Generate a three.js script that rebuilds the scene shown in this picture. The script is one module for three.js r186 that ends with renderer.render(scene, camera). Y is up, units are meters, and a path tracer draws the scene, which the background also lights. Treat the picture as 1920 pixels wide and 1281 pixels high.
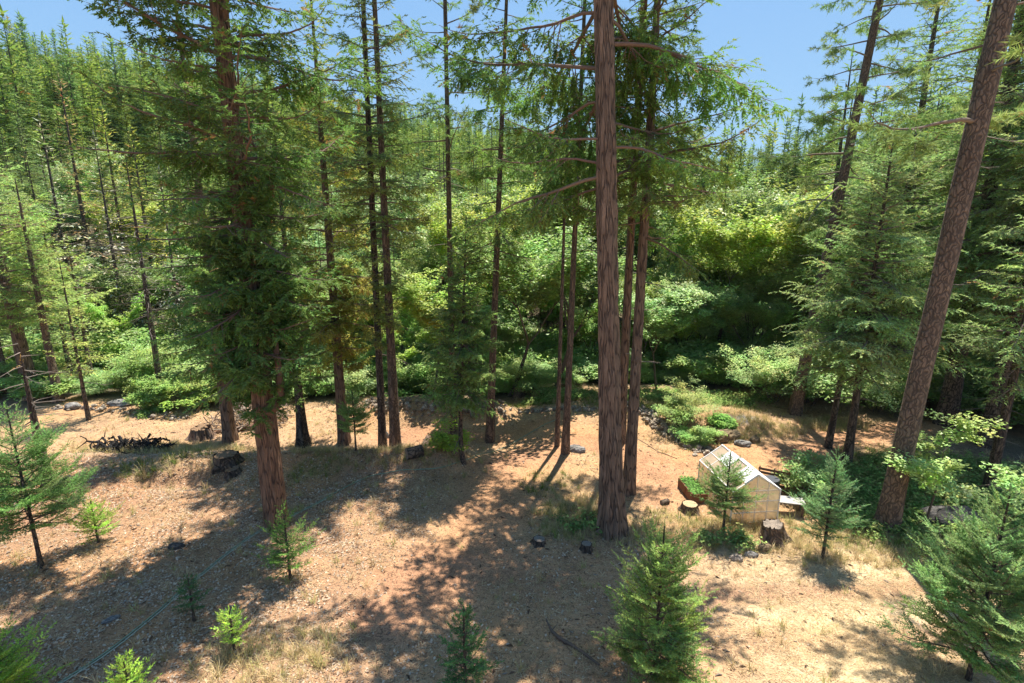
import * as THREE from 'three';
import { mergeGeometries } from 'three/addons/utils/BufferGeometryUtils.js';

// ---------------------------------------------------------------- camera, sky, sun, exposure
const scene = new THREE.Scene();
const camera = new THREE.PerspectiveCamera(66.3, 1024 / 683, 0.1, 3000);
camera.position.set(0, 10.5, 0);
camera.rotation.set(THREE.MathUtils.degToRad(-12.5), 0, 0);

const renderer = new THREE.WebGLRenderer({ antialias: true });
renderer.setSize(1024, 683);
renderer.toneMapping = THREE.LinearToneMapping;
renderer.toneMappingExposure = 2.3;
renderer.shadowMap.enabled = true;

const SUN_AZIMUTH = 22, SUN_ELEVATION = 68;        // degrees to the right of straight ahead, degrees above the horizon
const sunDir = (() => {
  const a = THREE.MathUtils.degToRad(SUN_AZIMUTH), e = THREE.MathUtils.degToRad(SUN_ELEVATION);
  return new THREE.Vector3(Math.sin(a) * Math.cos(e), Math.sin(e), -Math.cos(a) * Math.cos(e));
})();
{ // clear summer sky: pale towards the horizon, deeper overhead, a broad soft brightening round the sun
  const W = 512, H = 256, d = new Float32Array(W * H * 4), v = new THREE.Vector3();
  for (let j = 0; j < H; j++) for (let i = 0; i < W; i++) {
    const th = ((j + 0.5) / H - 0.5) * Math.PI, ph = ((i + 0.5) / W - 0.5) * 2 * Math.PI;
    v.set(Math.cos(th) * Math.cos(ph), Math.sin(th), Math.cos(th) * Math.sin(ph));
    const y = Math.max(v.y, 0), k = Math.pow(1 - y, 2.6), c = Math.max(v.dot(sunDir), 0), g = 0.08 * Math.pow(c, 6) + 0.04 * c;
    const q = (j * W + i) * 4;
    d[q] = 0.068 + 0.135 * k + g * 0.7; d[q + 1] = 0.172 + 0.155 * k + g * 0.7; d[q + 2] = 0.37 + 0.065 * k + g * 0.6; d[q + 3] = 1;
  }
  const t = new THREE.DataTexture(d, W, H, THREE.RGBAFormat, THREE.FloatType);
  t.mapping = THREE.EquirectangularReflectionMapping; t.magFilter = t.minFilter = THREE.LinearFilter; t.needsUpdate = true;
  scene.background = t; scene.environment = t;
}
const sun = new THREE.DirectionalLight(new THREE.Color().setRGB(1, 0.93, 0.82), 5);
sun.position.copy(sunDir).multiplyScalar(150).add(new THREE.Vector3(0, 0, -30));
sun.target.position.set(0, 0, -30);
sun.castShadow = true; sun.shadow.mapSize.set(4096, 4096);
Object.assign(sun.shadow.camera, { left: -70, right: 70, top: 70, bottom: -70, near: 1, far: 400 });
scene.add(sun, sun.target);
scene.fog = new THREE.FogExp2(new THREE.Color().setRGB(0.78, 0.88, 1.0), 0.00006);
// ---------------------------------------------------------------- numbers
const rng = (s) => () => { s = (s + 0x6d2b79f5) | 0; let t = Math.imul(s ^ (s >>> 15), 1 | s); t = (t + Math.imul(t ^ (t >>> 7), 61 | t)) ^ t; return ((t ^ (t >>> 14)) >>> 0) / 4294967296; };
const clamp = (x, a = 0, b = 1) => Math.min(b, Math.max(a, x));
const ss = (a, b, x) => { const t = clamp((x - a) / (b - a)); return t * t * (3 - 2 * t); };
const mix = (a, b, t) => a + (b - a) * t;
const hash2 = (i, j) => { let h = Math.imul(i, 374761393) + Math.imul(j, 668265263) | 0; h = Math.imul(h ^ (h >>> 13), 1274126177); return ((h ^ (h >>> 16)) >>> 0) / 4294967296; };
const vnoise = (x, y) => {
  const i = Math.floor(x), j = Math.floor(y), u = x - i, v = y - j, a = u * u * (3 - 2 * u), b = v * v * (3 - 2 * v);
  return mix(mix(hash2(i, j), hash2(i + 1, j), a), mix(hash2(i, j + 1), hash2(i + 1, j + 1), a), b) * 2 - 1;
};
const fbm = (x, y, n = 4) => { let s = 0, a = 0.5; for (let k = 0; k < n; k++) { s += a * vnoise(x, y); x = x * 2.03 + 17.1; y = y * 2.03 - 9.7; a *= 0.5; } return s; };
const seg = (x, z, x0, z0, x1, z1) => { const dx = x1 - x0, dz = z1 - z0, t = clamp(((x - x0) * dx + (z - z0) * dz) / (dx * dx + dz * dz)); return Math.hypot(x - x0 - t * dx, z - z0 - t * dz); };
const curve = (tab, x) => { if (x <= tab[0][0]) return tab[0][1]; for (let i = 1; i < tab.length; i++) if (x < tab[i][0]) { const [a, p] = tab[i - 1], [b, q] = tab[i]; return mix(p, q, ss(a, b, x)); } return tab[tab.length - 1][1]; };

// ---------------------------------------------------------------- the lie of the land (metres; x right, z towards the viewer)
const SLOPE = [[-60, 0.28], [-42, 0.262], [-25, 0.235], [-10, 0.19], [0, 0.16], [9, 0.13], [20, 0.085], [30, 0.085], [38, 0.15], [50, 0.22]];
const FAR = [[-60, 330], [-30, 330], [-12, 420], [2, 900], [12, 500], [30, 330], [60, 330]];
function ground(x, z) {
  const D = -z, r = Math.hypot(x, z), a = z < 0 || Math.abs(x) > 1 ? Math.atan2(x, D) * 57.29578 : 0;
  let h = 0.10 * Math.log(1 + Math.exp(clamp((14 - D) / 1.5, -30, 30))) * 1.5;
  if (D < 0) h += 0.1 * Math.min(-D, 60);
  h += 0.75 * Math.exp(-Math.pow(seg(x, z, -10.2, -21.5, -2.6, -21.9) / 0.75, 2));            // low earth berm
  h -= 0.75 * ss(22, 25.5, D) * ss(3.5, -1, x);                                              // the yard steps down behind it
  h += 0.9 * Math.exp(-Math.pow(seg(x, z, -8.5, -30.2, -1, -29.4) / 1.3, 2));                 // stony bank
  h += 0.7 * Math.exp(-Math.pow(seg(x, z, 7.2, -28.2, 12.5, -27) / 1.8, 2));
  h += 0.5 * Math.exp(-Math.pow(Math.hypot(x + 14.5, z + 21.6) / 1.6, 2));                    // hump at the dark hollow
  h -= 0.45 * Math.exp(-Math.pow(seg(x, z, -15.2, -20.1, -12.6, -20.4) / 0.7, 2));
  h -= 2.4 * ss(32.5, 43, D - 0.05 * Math.abs(x));                                           // creek
  const fall = ss(-60, -20, a) * 0 + 1;
  const back = Math.abs(a) > 90 ? 0 : 1;
  if (back && r > 46) {
    const s = curve(SLOPE, a), R = curve(FAR, a), q = Math.min(r, R) - 46;
    h += s * (q * q / (q + 9)) * fall + 0.03 * Math.max(r - R, 0) + fbm(x * 0.013, z * 0.013, 3) * Math.min(q * 0.12, 14);
  }
  h += fbm(x * 0.22, z * 0.22, 3) * 0.22 + fbm(x * 1.3, z * 1.3, 2) * 0.045;
  return h;
}
// ---------------------------------------------------------------- naming
const taken = new Map();
function numbered(n) { const k = taken.get(n) || 0; taken.set(n, k + 1); return k ? n + '_' + String(k).padStart(3, '0') : n; }
function tag(o, label, category, group, kind) {
  if (label) o.userData.label = label;
  if (category) o.userData.category = category;
  if (group) o.userData.group = group;
  if (kind) o.userData.kind = kind;
  return o;
}
function thing(name, x, z, label, category, group, y) {
  const o = new THREE.Group(); o.name = numbered(name); o.position.set(x, y ?? ground(x, z), z);
  scene.add(o); return tag(o, label, category, group);
}
function mesh(name, geo, mat, parent = scene) {
  const o = new THREE.Mesh(geo, mat); o.name = parent === scene ? numbered(name) : name; o.castShadow = o.receiveShadow = true; parent.add(o); return o;
}
function copy(src, x, z, { turn = 0, scale = 1, tilt = 0, y, label, group, tall = 1, crown } = {}) {
  const c = src.clone(); c.name = numbered(src.name.replace(/_\d{3}$/, '')); c.userData = { ...src.userData };
  c.position.set(x, y ?? ground(x, z), z); c.rotation.set(0, turn, tilt); c.scale.set(scale, scale * tall, scale);
  if (label) c.userData.label = label;
  if (group) c.userData.group = group;
  if (crown) c.traverse((m) => { if (m.isMesh && m.name === 'crown') m.material = crown; });
  scene.add(c); return c;
}

// ---------------------------------------------------------------- geometry collectors
class Mesher {                                        // coloured triangles without normals, drawn flat
  constructor(cap = 4096) { this.P = new Float32Array(cap * 3); this.C = new Float32Array(cap * 3); this.I = new Uint32Array(cap * 3); this.n = 0; this.k = 0; }
  v(x, y, z, c) {
    let q = this.n * 3;
    if (q + 3 > this.P.length) { const a = new Float32Array(this.P.length * 2), b = new Float32Array(this.P.length * 2); a.set(this.P); b.set(this.C); this.P = a; this.C = b; }
    this.P[q] = x; this.P[q + 1] = y; this.P[q + 2] = z; this.C[q] = c[0]; this.C[q + 1] = c[1]; this.C[q + 2] = c[2];
    return this.n++;
  }
  t(a, b, c) {
    if (this.k + 3 > this.I.length) { const i = new Uint32Array(this.I.length * 2); i.set(this.I); this.I = i; }
    this.I[this.k++] = a; this.I[this.k++] = b; this.I[this.k++] = c;
  }
  blade(o, d, s, len, wid, c) {                       // one pointed needle or scale leaf
    const w = wid / 2;
    this.t(this.v(o[0] - s[0] * w, o[1] - s[1] * w, o[2] - s[2] * w, c), this.v(o[0] + s[0] * w, o[1] + s[1] * w, o[2] + s[2] * w, c), this.v(o[0] + d[0] * len, o[1] + d[1] * len, o[2] + d[2] * len, c));
  }
  leaf(o, d, s, len, wid, c) {                        // one broad leaf, lightly folded along its rib
    const w = wid / 2, m = len * 0.45, n = [d[1] * s[2] - d[2] * s[1], d[2] * s[0] - d[0] * s[2], d[0] * s[1] - d[1] * s[0]], f = w * 0.3;
    const a = this.v(o[0], o[1], o[2], c), b = this.v(o[0] + d[0] * m + s[0] * w + n[0] * f, o[1] + d[1] * m + s[1] * w + n[1] * f, o[2] + d[2] * m + s[2] * w + n[2] * f, c);
    const e = this.v(o[0] + d[0] * len, o[1] + d[1] * len, o[2] + d[2] * len, c), g = this.v(o[0] + d[0] * m - s[0] * w + n[0] * f, o[1] + d[1] * m - s[1] * w + n[1] * f, o[2] + d[2] * m - s[2] * w + n[2] * f, c);
    this.t(a, b, e); this.t(a, e, g);
  }
  tube(pts, rad, sides, c) {
    let prev = null;
    for (let i = 0; i < pts.length; i++) {
      const a = pts[Math.max(0, i - 1)], b = pts[Math.min(pts.length - 1, i + 1)], d = norm(sub(b, a)), u = norm(cross(d, Math.abs(d[1]) > 0.9 ? [1, 0, 0] : [0, 1, 0])), w = cross(d, u), row = [];
      for (let k = 0; k < sides; k++) {
        const f = (k / sides) * 6.28319, cu = Math.cos(f) * rad[i], cw = Math.sin(f) * rad[i];
        row.push(this.v(pts[i][0] + u[0] * cu + w[0] * cw, pts[i][1] + u[1] * cu + w[1] * cw, pts[i][2] + u[2] * cu + w[2] * cw, c));
      }
      if (prev) for (let k = 0; k < sides; k++) { const q = (k + 1) % sides; this.t(prev[k], row[k], row[q]); this.t(prev[k], row[q], prev[q]); }
      prev = row;
    }
  }
  geo() {
    const g = new THREE.BufferGeometry();
    g.setAttribute('position', new THREE.BufferAttribute(this.P.slice(0, this.n * 3), 3));
    g.setAttribute('color', new THREE.BufferAttribute(this.C.slice(0, this.n * 3), 3));
    g.setIndex(new THREE.BufferAttribute(this.I.slice(0, this.k), 1));
    return g;
  }
}
const sub = (a, b) => [a[0] - b[0], a[1] - b[1], a[2] - b[2]];
const cross = (a, b) => [a[1] * b[2] - a[2] * b[1], a[2] * b[0] - a[0] * b[2], a[0] * b[1] - a[1] * b[0]];
const norm = (a) => { const l = Math.hypot(a[0], a[1], a[2]) || 1; return [a[0] / l, a[1] / l, a[2] / l]; };
const aim = (az, el) => { const c = Math.cos(el); return [Math.cos(az) * c, Math.sin(el), Math.sin(az) * c]; };
const tint = (c, k, R, j = 0.12) => [c[0] * k * (1 + (R() - 0.5) * j * 2), c[1] * k * (1 + (R() - 0.5) * j), c[2] * k * (1 + (R() - 0.5) * j * 2)];

// ---------------------------------------------------------------- textures
const pnoise = (x, y, px, py, s = 0) => {
  const i = Math.floor(x), j = Math.floor(y), u = x - i, v = y - j, a = u * u * (3 - 2 * u), b = v * v * (3 - 2 * v), m = (k, p) => ((k % p) + p) % p;
  const h = (p, q) => hash2(m(p, px) + s * 131, m(q, py) + s * 57);
  return mix(mix(h(i, j), h(i + 1, j), a), mix(h(i, j + 1), h(i + 1, j + 1), a), b) * 2 - 1;
};
function texture(w, h, f, rep, srgb = false) {
  const d = new Uint8Array(w * h * 4), c = [0, 0, 0];
  for (let j = 0; j < h; j++) for (let i = 0; i < w; i++) { f(i / w, j / h, c); const q = (j * w + i) * 4; d[q] = clamp(c[0]) * 255; d[q + 1] = clamp(c[1]) * 255; d[q + 2] = clamp(c[2]) * 255; d[q + 3] = 255; }
  const t = new THREE.DataTexture(d, w, h); t.wrapS = t.wrapT = THREE.RepeatWrapping; t.magFilter = THREE.LinearFilter; t.minFilter = THREE.LinearMipmapLinearFilter; t.generateMipmaps = true;
  if (srgb) t.colorSpace = THREE.SRGBColorSpace;
  t.repeat.set(rep[0], rep[1]); t.needsUpdate = true; return t;
}
// bark: height 0..1 in a 1.2 m wide, 2.4 m tall tile
const stripBark = (u, v) => {                          // long fibrous strips parted by furrows
  const w = pnoise(u * 4, v * 6, 4, 6, 1) * 0.05 + pnoise(u * 8, v * 14, 8, 14, 2) * 0.02, x = (u + w * 0.6) * 21, y = v * 2.5;
  const a = ss(0.02, 0.34, Math.abs(pnoise(x, y * 2, 21, 5, 3))) * 0.75 + 0.25 * ss(0.02, 0.3, Math.abs(pnoise(x * 2, y * 2, 42, 5, 13))), b = pnoise(u * 60, v * 10, 60, 10, 4), c = pnoise(u * 120, v * 40, 120, 40, 5);
  return clamp(0.04 + 0.78 * a + 0.14 * b + 0.1 * c);
};
const plateBark = (u, v) => {                          // stacked irregular plates
  const x = u * 11 + pnoise(u * 8, v * 12, 8, 12, 6) * 0.7 + pnoise(u * 24, v * 24, 24, 24, 16) * 0.22, y = v * 9 + pnoise(u * 8, v * 12, 8, 12, 7) * 0.7; let f1 = 9, f2 = 9;
  for (let i = -1; i < 2; i++) for (let j = -1; j < 2; j++) {
    const p = Math.floor(x) + i, q = Math.floor(y) + j, a = ((p % 11) + 11) % 11, b = ((q % 9) + 9) % 9, d = Math.hypot(p + hash2(a, b + 40) - x, (q + hash2(a + 90, b) - y) * 0.75);
    if (d < f1) { f2 = f1; f1 = d; } else if (d < f2) f2 = d;
  }
  return clamp(0.06 + 0.72 * ss(0.0, 0.42, f2 - f1) + 0.2 * pnoise(u * 22, v * 9, 22, 9, 18) + 0.14 * pnoise(u * 60, v * 60, 60, 60, 8) + 0.08 * pnoise(u * 110, v * 180, 110, 180, 9) - 0.05);
};
function barkMaterial(fn, low, high, fleck, bump) {
  const W = 512, H = 1024, hgt = new Float32Array(W * H);
  for (let j = 0; j < H; j++) for (let i = 0; i < W; i++) hgt[j * W + i] = fn(i / W, j / H);
  const at = (u, v) => hgt[Math.min(H - 1, Math.round(v * H)) * W + Math.min(W - 1, Math.round(u * W))];
  const map = texture(W, H, (u, v, c) => {
    const t = at(u, v), n = 0.5 + 0.5 * pnoise(u * 9, v * 12, 9, 12, 11), g = 0.8 + 0.4 * (0.5 + 0.5 * pnoise(u * 3, v * 4, 3, 4, 12));
    for (let k = 0; k < 3; k++) c[k] = Math.pow(mix(mix(low[k], high[k], Math.pow(t, 1.2)), fleck[k], n * n * t * 0.6) * g, 1 / 2.2);
  }, [1 / 1.2, 1 / 2.4], true);
  const bmp = texture(W, H, (u, v, c) => { c[0] = c[1] = c[2] = at(u, v); }, [1 / 1.2, 1 / 2.4]);
  return new THREE.MeshStandardMaterial({ map, bumpMap: bmp, bumpScale: bump, roughness: 0.95 });
}
const M = {
  cedarBark: barkMaterial(stripBark, [0.04, 0.023, 0.016], [0.29, 0.188, 0.125], [0.36, 0.25, 0.17], 0.07),
  cedarBarkRed: barkMaterial(stripBark, [0.042, 0.02, 0.012], [0.34, 0.185, 0.105], [0.38, 0.24, 0.15], 0.06),
  pineBark: barkMaterial(plateBark, [0.075, 0.05, 0.035], [0.25, 0.168, 0.115], [0.33, 0.225, 0.15], 0.035),
  brownBark: barkMaterial(plateBark, [0.024, 0.017, 0.012], [0.18, 0.125, 0.086], [0.23, 0.17, 0.12], 0.02),
};
const std = (c, r = 0.9, more = {}) => new THREE.MeshStandardMaterial({ color: new THREE.Color().setRGB(...c), roughness: r, ...more });
const foliage = (k = [1, 1, 1], through = 0.36, coat = 0) => new THREE.MeshPhysicalMaterial({ vertexColors: true, flatShading: true, color: new THREE.Color().setRGB(k[0] * 2.65, k[1] * 2.65, k[2] * 2.25), roughness: 1, transmission: through, thickness: 0, side: THREE.DoubleSide, specularIntensity: 0.35, clearcoat: coat, clearcoatRoughness: 0.38 });
M.leaf = foliage(); M.leafCool = foliage([0.95, 1, 1.05]); M.leafWarm = foliage([1.25, 1.1, 0.8]); M.leafPale = foliage([1.3, 1.25, 1.25]); M.leafGloss = foliage([1.4, 1.32, 1.1], 0.42, 0.5); M.leafDark = foliage([0.72, 0.78, 0.75], 0.3);
M.twig = new THREE.MeshStandardMaterial({ vertexColors: true, flatShading: true, roughness: 0.95 });
M.stick = new THREE.MeshStandardMaterial({ vertexColors: true, flatShading: true, roughness: 0.95 });

// ---------------------------------------------------------------- tree parts
// a trunk: axis(y) gives [dx, dz], rad(y) its radius; ridged and buttressed
function trunkGeo({ H, axis, rad, sides = 12, step = 0.8, ridge = 0, flare = 0.3, flareH = 1.2, lobes = 5, seed = 1, foot = -0.35 }) {
  const rows = Math.ceil((H - foot) / step), P = [], U = [], I = [];
  for (let j = 0; j <= rows; j++) {
    const y = mix(foot, H, j / rows), [ax, az] = axis(y), r0 = rad(Math.max(y, 0)), f = Math.exp(-Math.max(y, 0) / flareH) * flare;
    for (let k = 0; k <= sides; k++) {
      const q = k % sides, a = (q / sides) * 6.28319; let r = r0 * (1 + f * (1 + 0.7 * Math.sin(a * lobes + seed) + 0.3 * Math.sin(a * (lobes + 4) + seed * 2)));
      r *= 1 + 0.05 * pnoise(q / sides * 5, y * 0.35, 5, 9999, seed);
      if (ridge) {
        const n = Math.abs(pnoise(q / sides * 22 + 0.6 * pnoise(q / sides * 6, y * 0.7, 6, 9999, seed + 3), y * 0.55, 22, 9999, seed + 1));
        r += ridge * (Math.pow(n, 0.7) - 0.5) + ridge * 0.3 * pnoise(q / sides * 46, y * 2, 46, 9999, seed + 2);
      }
      P.push(ax + Math.cos(a) * r, y, az + Math.sin(a) * r); U.push((k / sides) * Math.max(0.6, Math.round(6.28 * rad(1) / 0.6) * 0.6), y);
    }
  }
  const w = sides + 1;
  for (let j = 0; j < rows; j++) for (let k = 0; k < sides; k++) { const a = j * w + k; I.push(a, a + w, a + w + 1, a, a + w + 1, a + 1); }
  const g = new THREE.BufferGeometry();
  g.setAttribute('position', new THREE.Float32BufferAttribute(P, 3)); g.setAttribute('uv', new THREE.Float32BufferAttribute(U, 2)); g.setIndex(I); g.computeVertexNormals();
  const n = g.attributes.normal;                       // close the seam
  for (let j = 0; j <= rows; j++) { const a = j * w, b = a + sides, v = [n.getX(a) + n.getX(b), n.getY(a) + n.getY(b), n.getZ(a) + n.getZ(b)], l = norm(v); n.setXYZ(a, ...l); n.setXYZ(b, ...l); }
  return g;
}
// a flat feathered spray
function frond(m, o, d, nrm, L, o2, R, col) {
  const s = norm(cross(d, nrm)), k = Math.max(2, Math.round(L / o2.ls)), c0 = R() < (o2.brown || 0) ? [0.11, 0.065, 0.03] : col, hang = o2.hang * L;
  for (let i = 0; i < k; i++) {
    const t = (i + 0.4) / k, p = [o[0] + d[0] * L * t, o[1] + d[1] * L * t - hang * t * t, o[2] + d[2] * L * t], sz = o2.ll * (1.05 - 0.55 * t) * (0.75 + 0.5 * R()) * (o2.taper ? clamp(L / (o2.R * 0.6), 0.3, 1) : 1);
    for (let q = -1; q < 2; q += 2) {
      if (R() < o2.thin) continue;
      const e = 0.5 + 0.25 * R(), up = (R() - 0.5) * o2.fluff, dd = norm([d[0] * e + s[0] * q * 0.75 + nrm[0] * up, d[1] * e + s[1] * q * 0.75 + nrm[1] * up - o2.hang * t, d[2] * e + s[2] * q * 0.75 + nrm[2] * up]);
      const w = norm(cross(dd, [nrm[0] + (R() - 0.5) * o2.fluff * 1.5, nrm[1], nrm[2] + (R() - 0.5) * o2.fluff * 1.5]));
      m.blade(p, dd, w, sz, o2.lw * (o2.taper ? sz / o2.ll : 1), tint(c0, 0.66 + 0.68 * R(), R));
    }
  }
  m.blade([o[0] + d[0] * L * 0.85, o[1] + d[1] * L * 0.85 - hang * 0.75, o[2] + d[2] * L * 0.85], norm([d[0], d[1] - o2.hang, d[2]]), s, o2.ll * 1.1, o2.lw, tint(c0, 0.9 + 0.4 * R(), R));
}
// a limb that bears side limbs that bear sprays
function limb(crown, wood, o, az, el, L, r, p, R, col, depth = 0) {
  if (L < p.fl) { frond(crown, o, aim(az, el), norm([(R() - 0.5) * p.roll, 1, (R() - 0.5) * p.roll]), L, p, R, col); return; }
  const n = Math.max(3, Math.ceil(L / p.node)), st = L / n, pts = [o], rad = [r], els = [el], azs = [az]; let e = el, a = az, q = o;
  const bend = depth ? p.bend2 ?? p.bend : p.bend;
  for (let i = 1; i <= n; i++) {
    const t = i / n; e += (bend * (1 - t) + (p.tip || 0) * t) / n * 2 + (R() - 0.5) * p.wob; a += (R() - 0.5) * p.wob * 1.4;
    const d = aim(a, e); q = [q[0] + d[0] * st, q[1] + d[1] * st, q[2] + d[2] * st];
    pts.push(q); rad.push(Math.max(0.004, r * (1 - 0.88 * t))); els.push(e); azs.push(a);
  }
  if (wood && r > p.minWood) wood.tube(pts, rad, r > 0.05 ? 7 : r > 0.02 ? 5 : 3, tint(p.wood, 0.8 + 0.4 * R(), R, 0.05));
  const bare = depth ? 0.12 : p.bare, sp = depth ? p.sp2 : p.sp; let side = R() < 0.5 ? 1 : -1;
  for (let x = bare * L + sp * R(); x < L; x += sp * (0.7 + 0.6 * R())) {
    const f = x / st, i = Math.min(n - 1, Math.floor(f)), u = f - i, b = [mix(pts[i][0], pts[i + 1][0], u), mix(pts[i][1], pts[i + 1][1], u), mix(pts[i][2], pts[i + 1][2], u)], t = x / L;
    if (R() < p.gap) continue;
    for (let k = 0; k < 2; k++) {
      side = -side; const ll = Math.max(p.fmin, L * p.lat * (1 - 0.72 * t) * (0.6 + 0.7 * R()));
      limb(crown, wood, b, azs[i] + side * (0.75 + 0.45 * R()), els[i] + p.latEl + (R() - 0.5) * p.latVar, ll, rad[i] * 0.45, p, R, tint(col, 0.85 + 0.3 * R(), R, 0.08), depth + 1);
    }
  }
  frond(crown, q, aim(a, e), [0, 1, 0], Math.min(p.fl, L * 0.3), p, R, col);
}
const BASE = { ls: 0.06, ll: 0.12, lw: 0.05, hang: 0.15, thin: 0.1, fluff: 0.5, fl: 0.8, node: 0.5, bend: -0.3, wob: 0.12, bare: 0.2, sp: 0.24, sp2: 0.2, gap: 0.05, lat: 0.38, latEl: -0.05, latVar: 0.3, fmin: 0.16, roll: 0.5, minWood: 0.006, wood: [0.17, 0.125, 0.095], brown: 0.01 };
// a whole conifer; returns { trunk, crown, limbs, deadLimbs } geometries
function conifer(p0) {
  const p = { ...BASE, ...p0 }, R = rng(p.seed), crown = new Mesher(1 << 14), wood = new Mesher(2048), big = [], axis = p.axis || (() => [0, 0]);
  const rad = p.rad || ((y) => p.r * Math.pow(clamp(1 - y / (p.H * 1.02)), 0.8) + 0.012);
  let az = R() * 6.28;
  for (let y = p.from; y < p.H - 0.15;) {
    const t = (y - p.from) / (p.H - p.from), L = p.R * p.shape(t) * (0.7 + 0.6 * R()), top = p.to && y > p.to;
    if (top) break;
    for (let k = 0; k < (p.whorl || 1); k++) {
      az += 2.4 + (R() - 0.5) * 0.8; const a2 = p.side ? p.side(az, R) : az; if (a2 === null) continue;
      const yy = y + (R() - 0.5) * p.step * 0.8, [dx, dz] = axis(yy), rr = rad(yy) * 0.8;
      const one = p.split ? new Mesher(256) : wood; if (p.split) big.push(one);
      limb(crown, one, [dx + Math.cos(a2) * rr, yy, dz + Math.sin(a2) * rr], a2, mix(p.e0, p.e1, t) + (R() - 0.5) * (p.evar || 0.25), Math.max(0.25, L), Math.min(rr * 0.6, 0.008 + L * (p.thick || 0.012)), p, R, tint(p.col, 0.74 + 0.52 * R(), R, 0.12));
    }
    y += p.step * (0.7 + 0.6 * R());
  }
  for (const q of p.fur || []) for (let i = 0; i < q.n; i++) { // short leafy shoots close to the trunk
    const y = mix(q.from, q.to, R()), a = R() * 6.28, [dx, dz] = axis(y), rr = rad(y) * 0.85, L = q.L * (0.4 + 0.9 * R());
    limb(crown, wood, [dx + Math.cos(a) * rr, y, dz + Math.sin(a) * rr], a, (R() - 0.4) * 0.9, L, 0.012, { ...p, sp: 0.11, sp2: 0.1, bare: 0.02, bend: 0.1, fl: 0.4, gap: 0.1 }, R, tint(p.col, 0.75 + 0.4 * R(), R, 0.1));
  }
  if (p.snags) for (let i = 0; i < p.snags; i++) {       // dead lower stubs
    const y = mix(p.snagFrom ?? 2, p.from + 1, R()), a = R() * 6.28, [dx, dz] = axis(y), L = (p.snagL || 1.4) * (0.3 + R()), pts = [], ra = []; let e = 0.1 - R() * 0.4, q = [dx, y, dz];
    for (let k = 0; k < 5; k++) { pts.push(q); ra.push(0.022 * (1 - k / 5.2)); const d = aim(a + (R() - 0.5) * 0.4, e); e -= 0.1 * R(); q = [q[0] + d[0] * L / 4, q[1] + d[1] * L / 4, q[2] + d[2] * L / 4]; }
    wood.tube(pts, ra, 4, tint([0.17, 0.14, 0.115], 0.7 + 0.5 * R(), R, 0.05));
    for (let k = 2; k < 4; k++) { const d = aim(a + (R() < 0.5 ? 0.8 : -0.8), e + 0.2); wood.tube([pts[k], [pts[k][0] + d[0] * L * 0.3, pts[k][1] + d[1] * L * 0.3, pts[k][2] + d[2] * L * 0.3]], [0.01, 0.004], 3, [0.15, 0.12, 0.1]); }
  }
  if (!p.to) { const [dx, dz] = axis(p.H); frond(crown, [dx, p.H - 0.3, dz], [0, 1, 0], [1, 0, 0], 0.5, p, R, p.col); }
  return { trunk: trunkGeo({ H: p.to ? Math.min(p.H, p.to + 3) : p.H, axis, rad, sides: 12, step: 0.9, flare: 0.3, ...p.trunk, seed: p.seed % 97 }), crown: crown.geo(), limbs: wood.geo(), each: big.filter((b) => b.k).map((b) => b.geo()), tris: crown.k / 3 };
}
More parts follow.
